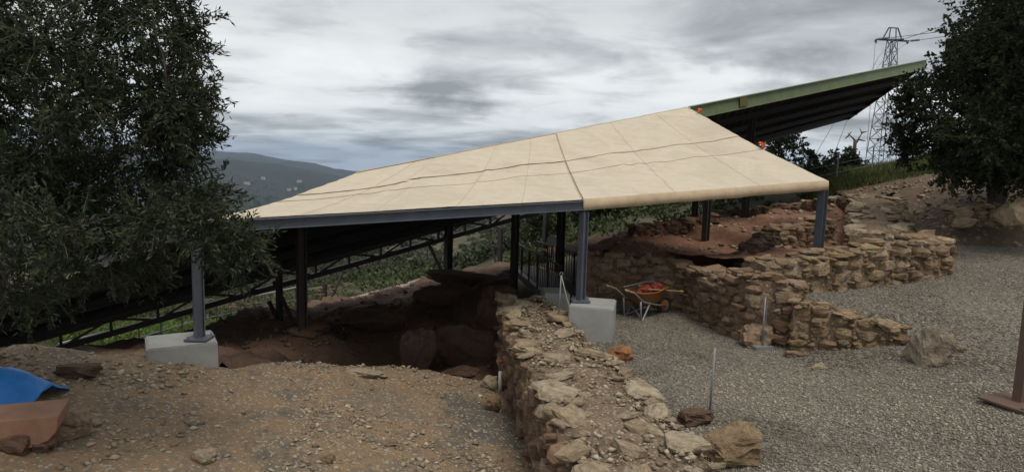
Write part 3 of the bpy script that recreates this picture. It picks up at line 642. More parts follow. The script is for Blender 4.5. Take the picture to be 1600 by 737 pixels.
# ------------------------------------------------------------------ tarpaulin awning
e0, e1, e2 = U(322, 344, 9.0), U(911, 312, 11.0), U(1294, 283, 13.5)
s = 0
while proj(rD + rv * s)[0] < 868: s += .02
r1 = rD + rv * s
lift = Vector((0, 0, -.01))
awn = thing('tarpaulin_awning', (e1.x, e1.y, 0), 'beige tarpaulin awning laced to the roof edge on grey steel posts', 'awning')
CREASE = ((0, .60, 0, .70, 1, .018), (0, .28, 0, .40, .95, .016), (0, .8, .05, .92, .55, .012), (0, .45, .62, .55, .98, .012), (1, .38, .06, .16, .58, .03), (1, .50, .04, .22, .58, .028), (1, .62, .03, .27, .57, .022), (1, .46, 0, .36, 1, .014), (1, .85, .1, .62, .56, .014), (1, .3, .62, .08, .97, .02), (1, .75, .62, .95, .97, .016), (0, .1, .1, .3, .55, .012))
def S(k, u, v, o=0.0):
    """k 0 = left bay, 1 = right bay; u along, v from eave to roof edge"""
    if k == 0: a, b, c, d = e0, e1, r1 + lift, rD + lift
    else: a, b, c, d = e1, e2, rC + lift, r1 + lift
    p = (a.lerp(b, u)).lerp(d.lerp(c, u), v)
    uu = u + k
    sag = -.05 * math.sin(math.pi * v) - .035 * abs(math.sin(math.pi * uu * 2.5)) * math.sin(math.pi * v)
    fan = .006 * math.sin(34 * (uu * .8 + v * .55) + 3 * fbm(uu * 2, v * 2, 1, 2)) * (.3 + .7 * abs(fbm(uu * 3, v * 2, 1.2, 2, 4)))
    wr = .009 * fbm(uu * 3.2, v * 1.1, 1.5, 4, 7) + .010 * fbm(uu * 2, v * 14, 1.5, 3, 17)
    edge = min(1, v * 8) * min(1, (1 - v) * 8)
    cr = 0.0
    for (kk, a0, b0, a1, b1, am) in CREASE:
        if kk != k: continue
        tx, ty = a1 - a0, b1 - b0; q = max(0, min(1, ((u - a0) * tx + (v - b0) * ty) / (tx * tx + ty * ty))); dd = math.hypot(u - a0 - tx * q, (v - b0 - ty * q) * .8)
        cr += am * math.exp(-(dd / .014) ** 2) * math.sin(math.pi * (.08 + .84 * q))
    return p + Vector((0, 0, sag + (fan + wr) * (.35 + .65 * edge) + cr + o))
def panel(name, k, u0, u1, v0, v1, o=0.0, nu=120, nv=44, m=None):
    V = []; 
    for j in range(nv + 1):
        for i in range(nu + 1):
            u = lerp(u0, u1, i / nu); v = lerp(v0, v1, j / nv)
            if k == 1 and u1 == 1.0 and i == nu: pass
            V.append(tuple(S(k, u, v, o)))
    F = [(j*(nu+1)+i, j*(nu+1)+i+1, (j+1)*(nu+1)+i+1, (j+1)*(nu+1)+i) for j in range(nv) for i in range(nu)]
    ob = np_mesh(name, V, F, m or TARP, awn, True); sm = ob.modifiers.new('thickness', 'SOLIDIFY'); sm.thickness = .006; sm.offset = -1; return ob
V1 = .60
panel('tarp_panel', 0, 0, .42, 0, V1); panel('tarp_panel', 0, .40, 1.005, 0, V1, .004); panel('tarp_panel', 1, -.006, 1, 0, V1, .008)
panel('tarp_panel', 0, 0, .36, V1 - .06, 1, .012); panel('tarp_panel', 0, .35, 1.005, V1 - .02, 1, .016); panel('tarp_panel', 1, -.006, 1, V1 - .025, 1, .02)
# folds over the roof edge beam
for k in (0, 1):
    V = []; n = 60
    for i in range(n + 1):
        u = i / n; p = S(k, u, 1, .022); h = .10 + .04 * fbm(u * 6 + k * 9, 0, 1, 3)
        V += [tuple(p), tuple(p + Vector((0, .03, .012 + .012 * fbm(u * 14, k, 1, 2)))), tuple(p + Vector((.01, .10, .015 + .012 * fbm(u * 9, k, 1, 2)))), tuple(p + Vector((.02, .16, -.25 - h)))]
    F = [(i*4+j, i*4+4+j, i*4+5+j, i*4+1+j) for i in range(n) for j in range(3)]
    np_mesh('edge_fold', V, F, TARPE, awn, True)
V = []; n = 70
for i in range(n + 1):
    u = i / n; p = S(1, u, 0, .012); hh = .185 + .012 * fbm(u * 8, 2, 1, 3); q = .02 + .02 * fbm(u * 7, 5, 1.5, 3)
    V += [tuple(p), tuple(p + Vector((.003, -.012, -.002))), tuple(p + Vector((.008, -.022 - q * .4, -.09))), tuple(p + Vector((.01, -.018 - q * .7, -hh))), tuple(p + Vector((0, .06, -hh - .01)))]
np_mesh('hem_valance', V, [(i*5+j, i*5+5+j, i*5+6+j, i*5+1+j) for i in range(n) for j in range(4)], TARPE, awn, False)
V = []
for i in range(n + 1):                                        # right edge turned under
    v = i / n; p = S(1, 1, v, .012 if v < V1 else .024); V += [tuple(p), tuple(p + Vector((.03, .01, -.02))), tuple(p + Vector((.02, .02, -.09)))]
np_mesh('side_hem', V, [(i*3+j, i*3+1+j, i*3+4+j, i*3+3+j) for i in range(n) for j in range(2)], TARPE, awn, True)
for k, v in ((0, .40), (1, .40)): MB().tube([S(k, i / 50, v, .006 if k == 0 else .012) for i in range(51)], .004, 5).build('cord', CORD, awn)
LSEAM = paint('faint stitched seam', (.47, .39, .29), .8)
for k, u, o_ in ((0, .22, .022), (0, .62, .022), (0, .81, .022), (1, .33, .026), (1, .68, .026)): MB().tube([S(k, u + .04 * i / 30, i / 30, o_ if i > 17 else o_ - .012) for i in range(31)], .0025, 4).build('seam', LSEAM, awn)
MB().tube([S(1, 0, i / 30, .022) for i in range(31)], .008, 6).build('seam', CORD, awn)
for k, u0, u1 in ((0, 0.01, .36), (0, .37, 1), (1, 0, 1)):    # loose lapped edge of the upper sheet
    MB().tube([S(k, lerp(u0, u1, i / 40), V1 - (.06 if u1 == .36 else .022), .012 if u1 == .36 else .018) + Vector((0, 0, .008 * fbm(i * .2, k, 1, 2))) for i in range(41)], [.003 + .005 * abs(fbm(i * .15, k + 3, 1, 2)) for i in range(41)], 5).build('lap_edge', CORD, awn)
for k, v, px in ((1, .40, 0), (1, .9, 0)):                    # orange knots on the side hem
    p = S(1, 1, v, .06); mb = MB(); random.seed(int(v * 100))
    for j in range(5):
        d = Vector((random.uniform(-1, 1), random.uniform(-1, .4), random.uniform(-.2, 1))).normalized(); l = .16 if v < .5 else .10
        mb.tube([p, p + d * l * .5 + Vector((0, 0, .03)), p + d * l], [.028, .02, .008], 5)
    mb.build('knot', ORANGE, awn)
dn = Vector((0, 0, -.11))
MB().ibar(e0 + dn * .85, e1 + dn * .85, .12, .15, .014).build('eave_beam', STEEL, awn)
MB().ibar(e1 + dn * .75 + Vector((-.02, .09, 0)), e2 + dn * .75 + Vector((-.08, .09, 0)), .08, .10, .014).build('eave_beam', STEEL, awn)
MB().ibar(e0 + dn * 1.5 + Vector((0, .1, 0)), rD - Vector((0, 0, .3)), .1, .14).build('rafter', STEEL, awn)
MB().ibar(e1 + dn * 1.5 + Vector((0, .1, 0)), r1 - Vector((0, 0, .32)), .1, .14).build('rafter', STEEL, awn)
MB().ibar(e2 + dn * 1.5 + Vector((-.08, .06, -.02)), rC - Vector((.1, 0, .32)), .1, .14).build('rafter', STEEL, awn)
POSTS = []
for px, py, e, k in ((312, 529, e0, 0), (905, 470, e1, 1), (1276, 400, e2, 2)):
    d = e.y; b_ = U(px, py, d + .02); top_ = Vector((b_.x + (.02 if k else 0), d + .02, e.z - (.20 if k < 2 else .17)))
    b_ = Vector((top_.x, d + .02, b_.z)); POSTS.append(b_)
    wd = (.125, .115, .15)[k]
    po = MB().ibar(b_ - Vector((0, 0, .12 if k == 2 else 0)), top_, wd, wd, .014, (.75, .6, 0)).build('post', STEEL, awn)
    pl = MB().box(b_ + Vector((0, 0, .012)), (.15, .15, .012)).build('base_plate', STEEL, po)
    mb = MB()
    for sx in (-.11, .11):
        for sy in (-.11, .11): mb.tube([b_ + Vector((sx, sy, .02)), b_ + Vector((sx, sy, .06))], .014, 6)
    mb.build('anchor_bolt', GALV, po)
def conc(name, c, half, label, yaw, zb):
    me_b = bmesh.new(); bmesh.ops.create_cube(me_b, size=2)
    for v in me_b.verts: v.co = Vector((v.co.x * half[0] * (1.02 if v.co.z < 0 else 1), v.co.y * half[1], v.co.z * half[2]))
    bmesh.ops.bevel(me_b, geom=me_b.edges[:], offset=.018, segments=2, affect='EDGES')
    me = bpy.data.meshes.new(name); me_b.to_mesh(me); me_b.free(); me.materials.append(CONC)
    o = bpy.data.objects.new(name, me); col.objects.link(o); o.location = (c[0], c[1], c[2]); o.rotation_euler.z = yaw
    return tag(o, label, 'concrete block')
b_ = POSTS[1]; conc('concrete_block', (b_.x + .21, b_.y - .04, b_.z - .31), (.36, .40, .30), 'clean grey concrete block under the middle awning post', R(-12), 0)
b_ = POSTS[0]; conc('concrete_block', (b_.x - .26, b_.y + .0, b_.z - .30), (.43, .36, .29), 'weathered grey concrete block under the left awning post', R(30), 0)
p = U(866, 492, 12.6); conc('concrete_block', (p.x, p.y, p.z + .16), (.24, .3, .32), 'darker concrete abutment block at the near end of the walkway', R(5), 0)
MB().box(POSTS[1] + Vector((.2, 0, .0)), (.07, .05, .008)).build('mortar_patch', CONC, awn) if False else None
print('roof done')

# ------------------------------------------------------------------ walkway with railings
def walkway():
    L0, L1 = U(874, 478, 15), U(805, 420, 23); R0, R1 = U(955, 472, 15.6), U(838, 416, 24)
    root = thing('metal_walkway', tuple((L0 + R0) / 2), 'dark brown metal footbridge with barred railings leading over the dig', 'walkway')
    MB().quad(L0, R0, R1, L1).quad(L1 - Vector((0,0,.06)), R1 - Vector((0,0,.06)), R0 - Vector((0,0,.06)), L0 - Vector((0,0,.06))).build('deck', STEELD, root)
    for a, b in ((L0, L1), (R0, R1)): MB().bar(a - Vector((0, 0, .1)), b - Vector((0, 0, .1)), .06, .2).build('side_beam', STEELD, root)
    for (a, b, h) in ((L0, L1, .92), (R0, R1, .92)):
        H = Vector((0, 0, h)); rail = MB().bar(a + H, b + H, .05, .04).build('handrail', STEELD, root)
        MB().bar(a + Vector((0, 0, .12)), b + Vector((0, 0, .12)), .03, .03).build('bottom_rail', STEELD, root)
        n = 30
        for i in range(n + 1):
            q = a.lerp(b, i / n)
            if i % 6 == 0: MB().bar(q, q + H, .05, .05, (1, 0, 0)).build('rail_post', STEELD, root)
            else: MB().bar(q + Vector((0, 0, .12)), q + H, .025, .02, (1, 0, 0)).build('baluster', RUST if i % 2 else STEELD, root)
    MB().quad(R0 + Vector((.03, -.03, .1)), R0.lerp(R1, .32) + Vector((.03, -.03, .1)), R0.lerp(R1, .32) + Vector((.03, -.03, .9)), R0 + Vector((.03, -.03, .9))).build('rail_sheet', STEELD, root)
    return L1, R1
L1, R1 = walkway()
p = U(862, 402, 20.2)
sg = thing('information_panel', tuple(p), 'small tilted pale information panel at the far end of the walkway', 'sign')
MB().bar(p, p + Vector((0, 0, .45)), .05, .05, (1, 0, 0)).build('stand', STEELD, sg)
MB().box(p + Vector((.05, 0, .5)), (.22, .16, .012), Euler((R(45), 0, R(-15))).to_matrix()).build('panel', WHITE, sg)

# ------------------------------------------------------------------ wheelbarrow
def barrow():
    c = hit(1004, 494, zG); root = thing('wheelbarrow', tuple(c), 'orange wheelbarrow loaded with tools and red sacks on the gravel', 'wheelbarrow')
    f = Vector((.80, .60, 0)); s = Vector((.60, -.80, 0)); z = Vector((0, 0, 1))
    def P(a, b, h): return c + (f * a + s * b + z * h) * .82
    # tray: rounded tub
    ringt = []; ringb = []; n = 24
    def outline(t, ax, bx, fx): 
        ca, sa = math.cos(t), math.sin(t); e = .55
        return (fx + ax * math.copysign(abs(ca) ** e, ca), bx * math.copysign(abs(sa) ** e, sa))
    mb = MB(); lev = [(.24, .14, .08, .30), (.36, .24, .09, .40), (.48, .32, .10, .60), (.50, .335, .10, .61)]
    for (ax, bx, fx, h) in lev:
        for i in range(n):
            a, b = outline(2 * math.pi * i / n, ax, bx, fx); mb.v.append(tuple(P(a, b, h + (.06 * (a > .3) if h > .5 else 0))))
    for l in range(3):
        for i in range(n): mb.f.append((l*n+i, l*n+(i+1) % n, (l+1)*n+(i+1) % n, (l+1)*n+i))
    mb.f.append(tuple(reversed(range(n))))
    tr = mb.build('tray', YEL, root, True); sm = tr.modifiers.new('thickness', 'SOLIDIFY'); sm.thickness = .008
    rm = MB(); rm.tube([P(*outline(2 * math.pi * i / n, .50, .335, .10), .615 + (.06 if outline(2 * math.pi * i / n, .5, .335, .1)[0] > .3 else 0)) for i in range(n + 1)], .012, 6, False).build('rim', YEL, tr)
    for sd in (-1, 1):
        MB().tube([P(.72, sd * .06, .2), P(.3, sd * .2, .27), P(-.3, sd * .27, .42), P(-.62, sd * .29, .66), P(-.86, sd * .29, .74)], .017, 7).build('handle', WOODM if sd < 0 else GALV, root, True)
        MB().tube([P(-.93, sd * .29, .76), P(-.80, sd * .29, .72)], .024, 7).build('grip', WOODM, root, True)
        MB().tube([P(-.05, sd * .24, .36), P(-.28, sd * .26, .0), P(-.34, sd * .26, .0), P(-.38, sd * .26, .44)], .019, 6).build('leg', GALV, root, True)
    MB().tube([P(-.3, -.26, .02), P(-.2, .25, .3)], .011, 6).build('leg_brace', GALV, root); MB().tube([P(-.3, .26, .02), P(-.2, -.25, .3)], .011, 6).build('leg_brace', GALV, root)
    wh = MB(); m_ = 18; cc = P(.72, 0, .19)
    wh.tube([cc + (f * math.cos(t) + z * math.sin(t)) * .155 for t in [2 * math.pi * i / m_ for i in range(m_ + 1)]], .04, 7, False)
    wheel = wh.build('wheel', RUB, root, True); MB().tube([cc - s * .03, cc + s * .03], .11, 14).build('rim', YEL, wheel)
    MB().tube([cc - s * .1, cc + s * .1], .012, 6).build('axle', GALV, root)
    # load: things of their own
    def lump(name, q, half, m, label, cat, i):
        o = put_rock(q, (f, s, z), half, m, None, name, .2, 4, i); return tag(o, label, cat)
    lump('sack', P(-.05, .02, .62), (.14, .12, .08), REDC, 'red plastic sack lying in the wheelbarrow tray', 'sack', 2)
    lump('sack', P(.33, .02, .66), (.09, .12, .10), REDC, 'crumpled red bag at the front of the wheelbarrow tray', 'sack', 6)
    lump('stone', P(.15, -.1, .60), (.1, .1, .08), STONE_PALE, 'pale stone lying between the red bags in the wheelbarrow', 'stone', 5)
    tl = thing('long_tool', tuple(P(0, 0, .6)), 'long handled steel tool laid across the wheelbarrow', 'tool')
    MB().tube([P(-.5, -.18, .70), P(.45, -.28, .73)], .014, 6).build('shaft', GALV, tl); MB().box(P(.50, -.28, .73), (.09, .05, .012), Matrix((f, s, z)).transposed()).build('blade', GALV, tl)
    t2 = thing('shovel', tuple(P(.3, .1, .6)), 'yellow handled shovel sticking out at right of the wheelbarrow', 'tool')
    MB().tube([P(-.1, .2, .68), P(.80, .38, .58)], .014, 6).build('shaft', WOODM, t2); MB().tube([P(.80, .38, .58), P(.88, .40, .57)], .026, 6).build('grip', paint('yellow grip', (.5, .36, .08)), t2)
barrow()

# ------------------------------------------------------------------ rope posts, sign base, survey rod, tarp pile
def stanchion(base, h, lean, label, foot, k):
    root = thing('rope_post', tuple(base), label, 'rope post', 'thin rope posts round the dig')
    top = base + Vector((lean[0], lean[1], h))
    MB().tube([base, top], .013, 8).build('pole', GALV, root, True)
    MB().tube([top + Vector((.028 * math.cos(t), 0, .02 + .028 * math.sin(t))) for t in [i * 2 * math.pi / 10 for i in range(11)]], .006, 5, False).build('eyelet', GALV, root)
    if foot == 'plate':
        pl = MB().box(base + Vector((0, 0, .03)), (.16, .10, .03), Matrix.Rotation(.2, 3, 'Z')).build('foot', GALV, root); MB().tube([base + Vector((.03, 0, .06)), base + Vector((.032, 0, .8))], .006, 6).build('rod', GALV, root)
    elif foot == 'stone': put_rock(base + Vector((0, 0, .03)), (Vector((1, 0, 0)), Vector((0, 1, 0)), Vector((0, 0, 1))), (.17, .13, .06), STONE_PALE, root, 'foot', .1, 2)
    else: MB().tube([base + Vector((0, 0, -.05)), base + Vector((0, 0, .04))], .03, 8).build('foot', GALV, root)
    return top
t1 = stanchion(hit(1108, 657, zG), .86, (.01, 0), 'thin grey rope post nearest the camera beside the brown boulder', 'spike', 0)
t2 = stanchion(hit(1190, 545, zG), .84, (.0, 0), 'thin rope post on a grey metal foot before the stone wall corner', 'plate', 1)
b3 = U(872, 508, 10.7); b3.z = .33
t3 = stanchion(b3, .74, (.02, 0), 'thin white rope post on stones beside the concrete block', 'stone', 2)
def rope(pts, label, r=.006): tag(MB().tube(pts, r, 5).build('rope', ROPE, None, True), label, 'rope')
g1 = hit(1420, 715, zG); rope([t1.lerp(g1, i / 24) - Vector((0, 0, .55 * math.sin(math.pi * i / 24) * (1 - .45 * i / 24) - .0)) if i else t1 for i in range(25)], 'thin pale rope sagging from the nearest rope post across the gravel', .005) if False else None
rope([t1.lerp(hit(1240, 634, zG) + Vector((0, 0, .03)), i / 16) - Vector((0, 0, .10 * math.sin(math.pi * i / 16))) for i in range(17)] + [hit(px, py, zG) + Vector((0, 0, .03)) for px, py in ((1290, 655), (1340, 674), (1390, 690))], 'thin pale rope sagging from the nearest rope post to the gravel', .006)
rope([t3, t3.lerp(U(893, 490, 10.55), .5) - Vector((0, 0, .03)), U(893, 490, 10.55), U(906, 520, 10.4)], 'thin pale rope dropping from the wall rope post to the concrete block', .009)
def sign_post():
    c = hit(1588, 630, zG); root = thing('rusty_post', tuple(c), 'rusty brown steel post on square base plate at right edge', 'post')
    rt = Matrix.Rotation(R(24), 3, 'Z')
    MB().box(c + Vector((0, 0, .02)), (.30, .26, .012), rt).build('base_plate', RUST, root)
    MB().box(c + rt @ Vector((0, 0, .9)) + Vector((.03, 0, 0)), (.06, .05, .88), rt).build('post', RUST, root)
    for sx in (-.24, .24): MB().tube([c + rt @ Vector((sx, -.2, .03)), c + rt @ Vector((sx, -.2, .05))], .02, 8).build('bolt', RUST, root)
sign_post()
def rod():
    c = hit(781, 612, zD); c = U(781, 604, c.y); root = thing('survey_marker', tuple(c), 'small white marker with red top standing at the pit edge by the wall', 'marker')
    MB().tube([c - Vector((0, 0, .1)), c + Vector((0, 0, .10)), c + Vector((0, 0, .13)), c + Vector((0, 0, .26))], [.035, .04, .03, .026], 8).build('body', WHITE, root, True)
    MB().tube([c + Vector((0, 0, .26)), c + Vector((0, 0, .4))], .012, 6).build('stem', RUST, root)
    MB().tube([c + Vector((0, 0, .39)), c + Vector((0, 0, .45))], .032, 8).build('cap', REDC, root, True)
rod()
def pile():
        # blue sheet: crumpled tent-like plastic lump with straight folds
    o0 = hit(4, 632, zD) + Vector((-.05, .12, 0)); V = []; F = []; n = 22
    for j in range(n + 1):
        for i in range(n + 1):
            u, v = i / n * 2 - 1, j / n * 2 - 1; x = u * .46; y = v * .36
            h = .36 * max(0, 1 - abs(v) ** 1.6) * max(0, (1 - max(0, u) ** 1.4 * .62)) + .03 * fbm(u * 2, v * 2, 1.4, 3, 4)
            V.append((o0.x + x, o0.y + y, o0.z + .02 + h - .10 * (abs(v) > .98)))
    F = [(j*(n+1)+i, j*(n+1)+i+1, (j+1)*(n+1)+i+1, (j+1)*(n+1)+i) for j in range(n) for i in range(n)]
    ob = np_mesh('plastic_sheet', V, F, BLUE, None, True); ob.modifiers.new('thickness', 'SOLIDIFY').thickness = .01
    tag(ob, 'bright blue plastic sheet bundled on the dirt at the left edge', 'plastic sheet')
    # terracotta slab: thick plank with a rounded underside
    bm = MB(); f = Vector((.93, .37, 0)).normalized(); s = Vector((-f.y, f.x, 0)); q = hit(38, 690, zD) + Vector((0, 0, .06))
    prof = [(-.34, .13), (-.34, -.06), (-.26, -.13), (-.1, -.15), (.1, -.14), (.2, -.09), (.255, -.01), (.27, .13)]
    k = len(prof); rows = [-.34, -.15, .1, .28, .34]
    for r_ in rows:
        for a, h in prof:
            e = .93 if r_ == .34 else 1
            bm.v.append(tuple(q + s * (r_ * .75) + f * a * 1.25 * e + Vector((0, 0, h * e + .12 + .008 * fbm(r_ * 3, a * 4, 2, 2)))))
    for i in range(len(rows) - 1):
        for j in range(k): bm.f.append((i*k+j, i*k+(j+1) % k, (i+1)*k+(j+1) % k, (i+1)*k+j))
    bm.f += [tuple(reversed(range(k))), tuple(range((len(rows)-1)*k, len(rows)*k))]
    ob = bm.build('terracotta_slab', TERRA); tag(ob, 'thick terracotta slab with rounded underside lying before the blue sheet', 'slab')
    lone_rock('stone', 22, 700, 0, (.2, .14, .09), STONE_DARK, 'dark stone propping up the terracotta slab', fn=zD, idx=4)
pile()
def railing():
    pts = [p + Vector((0, 0, 0)) for p in PATHW[:5]]; side = []
    for i, p in enumerate(pts):
        d = (PATHW[i+1] - PATHW[max(i-1, 0)]).normalized(); side.append(p + Vector((-d.y, d.x, 0)).normalized() * .8)
    root = thing('path_railing', tuple(side[0]), 'thin metal handrail running along the path below the roof', 'railing')
    H = Vector((0, 0, .85))
    MB().tube([p + H for p in side], .03, 6).build('handrail', GALV, root); MB().tube([p + H * .5 for p in side], .018, 6).build('mid_rail', STEEL, root)
    n = 16
    for i in range(n + 1):
        t = i / n * (len(side) - 1); k = min(int(t), len(side) - 2); q = side[k].lerp(side[k+1], t - k); MB().bar(q - Vector((0, 0, .2)), q + H, .04, .04, (1, 0, 0)).build('rail_post', STEELD, root)
railing()
# ------------------------------------------------------------------ plants
def leaves(name, C, D, ln, wd, m, parent=None, droop=.0, kind=None):
    """C (n,3) bases, D (n,3) directions; one folded diamond per leaf"""
    n = len(C); D = D / np.linalg.norm(D, axis=1, keepdims=True)
    rv_ = rng.normal(size=(n, 3)); s = np.cross(D, rv_); s /= np.linalg.norm(s, axis=1, keepdims=True)
    ln = np.asarray(ln).reshape(-1, 1) * np.ones((n, 1)); wd = np.asarray(wd).reshape(-1, 1) * np.ones((n, 1))
    up = np.cross(s, D)
    V = np.stack([C, C + D * ln * .5 + s * wd * .5 + up * wd * .15, C + D * ln, C + D * ln * .5 - s * wd * .5 + up * wd * .15], 1).reshape(-1, 3)
    F = np.arange(4 * n).reshape(n, 4)
    return np_mesh(name, V, F, m, parent)
def limb(a, b, r0, r1, bend=.12, k=6, steps=7):
    a = Vector(a); b = Vector(b); l = (b - a).length; pts = []; rad = []
    o = random.uniform(0, 99)
    for i in range(steps + 1):
        t = i / steps; p = a.lerp(b, t) + Vector((fz(1, (t * 2.1, o)), fz(1, (o, t * 2.1)), fz(1, (t * 2.1, o, 5)))) * bend * l * math.sin(math.pi * t)
        pts.append(p); rad.append(lerp(r0, r1, t))
    return pts, rad
def tree(name, base, fork, clumps, m, label, twigs=40, lpt=24, tl=.35, ll=.06, lw=.014, tr=.16, cat='tree', group=None, outdir=.7, fill=.85, bark=None, lim_k=.32):
    """clumps: list of (centre, radius)"""
    root = thing(name, tuple(base), label, cat, group)
    mb = MB(); pts, rad = limb(base, fork, tr, tr * .7, .1, 9); mb.tube(pts, [r * (1.5 if i == 0 else 1) for i, r in enumerate(rad)], 9)
    trunk = mb.build('trunk', bark or BARK, root, True)
    lm = MB(); B = []; Dv = []; hubs = [Vector(fork)]
    for c, r in sorted(clumps, key=lambda q: (Vector(q[0]) - Vector(fork)).length):
        c = Vector(c); h = min(hubs, key=lambda q: (q - c).length + .35 * (q - Vector(fork)).length)
        l = (c - h).length; pts, rad = limb(h, c, max(.012, tr * lim_k * max(.12, 1 - (c - Vector(fork)).length / 2.6)), .010, .15, 5, 5); lm.tube(pts, rad, 5, False); hubs.append(c)
        for i in range(int(twigs)):
            d = Vector(rng.normal(size=3)).normalized(); st = c + d * r * (random.random() ** .45) * fill
            td = (d * outdir + Vector(rng.normal(size=3)) * .5 + Vector((0, 0, random.uniform(-.45, .35)))).normalized(); L = tl * random.uniform(.5, 1.2)
            en = st + td * L + Vector((0, 0, -.12 * L))
            if i % 3 == 0: lm.tube([st, st.lerp(en, .5) + Vector((0, 0, .02)), en], [.005, .004, .002], 3, False)
            ts = rng.random(lpt); P = np.array(st)[None] + (np.array(en) - np.array(st))[None] * ts[:, None] + rng.normal(size=(lpt, 3)) * .012
            dd = np.array(td)[None] * .8 + rng.normal(size=(lpt, 3)) * .62
            B.append(P); Dv.append(dd)
    lm.build('limbs', bark or BARK, root, True)
    B = np.concatenate(B); Dv = np.concatenate(Dv); n = len(B)
    leaves('crown', B, Dv, ll * rng.uniform(.6, 1.25, n), lw * rng.uniform(.7, 1.3, n), m, root)
    return root
# olive at left
random.seed(3); cl = []
OUT = [(-40, 330), (0, 330), (60, 335), (130, 318), (200, 325), (250, 330), (300, 345), (350, 395), (385, 400), (420, 330), (450, 270), (480, 210), (520, 140), (560, 90), (600, 30)]   # py -> right outline px
for py in range(-190, 500, 46):
    xr = interp(OUT, py)
    for px in range(-330, int(xr) - 20, 52):
        x_ = px + random.uniform(-20, 20); y_ = py + random.uniform(-20, 20)
        if x_ > interp(OUT, y_) - 42: x_ = interp(OUT, y_) - 42 - random.uniform(0, 14)
        if y_ < 90 and 20 < x_ and random.random() < .28: continue
        if x_ > 180 and random.random() < .06: continue
        if y_ > 380 and random.random() < .35: continue
        e_ = max(0, 1 - ((x_ + 20) / 360) ** 2) ** .5
        cl.append((U(x_, y_, 6.4 + random.uniform(-1, 1) * (.25 + 1.15 * e_)), random.uniform(.17, .30)))
for px, py in ((318, 62), (325, 150), (330, 205), (305, 28), (395, 372), (405, 395), (345, 300)): cl.append((U(px - 24, py, 6.2), .14))
print('olive clumps', len(cl))
ob_ = U(-45, 560, 8.2); ob_.z = zD(ob_.x, ob_.y) - .1
tree('olive_tree', ob_, U(0, 420, 7.2), cl, OLIVE, 'big grey-green olive tree filling the left side', 46, 24, .30, .066, .017, .13)
# dark oak at right
cl = []; OUT2 = [(-60, 1560), (0, 1545), (40, 1505), (90, 1470), (140, 1462), (190, 1452), (230, 1452), (262, 1475), (285, 1520), (300, 1570)]
for py in range(-80, 264, 26):
    xl = interp(OUT2, py)
    for px in range(int(xl) + 18, 1800, 37):
        x_ = px + random.uniform(-14, 14); y_ = py + random.uniform(-12, 12); e_ = max(0, 1 - ((x_ - 1620) / 230) ** 2) ** .5
        cl.append((U(x_, y_, 15.8 + random.uniform(-1, 1) * (.5 + 2.2 * e_)), random.uniform(.35, .55)))
for px, py in ((1420, 170), (1405, 200), (1425, 215), (1412, 150), (1432, 130), (1415, 235)): cl.append((U(px, py, 17), .16))
for px in range(1490, 1720, 26): cl.append((U(px, random.uniform(258, 280), 15.3 + random.uniform(-.8, .8)), random.uniform(.3, .42)))
for _ in range(60): cl.append((U(random.uniform(1500, 1700), random.uniform(0, 250), 16 + random.uniform(-1, 1)), random.uniform(.3, .5)))
ob_ = U(1560, 300, 17); ob_.z = zM(ob_.x, ob_.y) - .2
tree('oak_tree', ob_, U(1565, 230, 16.8), cl, OAK, 'dense dark evergreen oak at right above the stone row', 48, 18, .44, .095, .05, .22)
# trees behind the roof, seen against the sky
def btree(px, pyb, d, blobs, m, label, twigs=18, ll=.2, lw=.1, tl=.6, tr=.12, name='slope_tree', rr=(.5, .9), lpt=12):
    b = U(px, pyb, d); b.z = min(b.z, zTT(b.x, b.y) + .1) - .2; ccl = []
    for (x, y, r) in blobs:
        c = U(x, y, d + random.uniform(-1, 1) * r * d / FPX); ccl.append((c, r * d / FPX))
    fk = U(px, pyb - 22, d); return tree(name, b, fk, ccl, m, label, twigs, lpt, tl, ll, lw, tr, group='trees on the slope behind the dig')
def blobs(x0, x1, y0, y1, n, r, seed):
    q = random.Random(seed); o = []
    while len(o) < n:
        x, y = q.uniform(-1, 1), q.uniform(-1, 1)
        if x * x + y * y < 1: o.append(((x0 + x1) / 2 + x * (x1 - x0) / 2, (y0 + y1) / 2 + y * (y1 - y0) / 2, q.uniform(.6, 1.2) * r))
    return o
btree(1215, 292, 34, blobs(1178, 1252, 190, 265, 22, 9, 1), OAK, 'airy small tree right of the tarpaulin edge behind the roof', 14, .16, .08, .45, .09)
btree(1265, 285, 33, blobs(1242, 1292, 236, 280, 14, 8, 2), SCRUB, 'low rounded bushy tree beside the fence at right of the awning', 16, .16, .09, .35, .08)
btree(1315, 275, 36, blobs(1296, 1345, 238, 268, 12, 7, 3), OAK, 'dark low bush below the bare dead tree', 16, .16, .09, .35, .08)
btree(1500, 262, 36, blobs(1440, 1560, 200, 262, 24, 12, 4), OAK, 'dark bushy tree behind the big oak on the crest', 16, .2, .1, .5)
# dark trees seen under the awning eave
for i, (px, pyb, d, x0, x1, y0, y1, n, lab) in enumerate((
    (845, 395, 40, 815, 880, 318, 385, 24, 'dark tree under the eave between the walkway posts'),
    (930, 385, 34, 905, 975, 305, 372, 30, 'dark leafy tree just right of the middle awning post'),
    (1000, 375, 36, 965, 1040, 300, 362, 30, 'dark tree left of the back roof post under the eave'),
    (1060, 362, 38, 1030, 1098, 296, 345, 26, 'dark tree behind the pair of back roof posts'),
    (1125, 345, 40, 1095, 1160, 292, 335, 24, 'dark tree between the back roof posts under the eave'),
    (1195, 330, 38, 1160, 1225, 286, 318, 20, 'dark tree on the slope above the pale rubble'),
    (1250, 318, 36, 1220, 1280, 284, 308, 16, 'dark bush nearest the right awning post'))):
    btree(px, pyb, d, blobs(x0, x1, y0, y1, n, 13, 20 + i), OAK if i % 2 else SCRUB, lab, 20, .22, .11, .6)
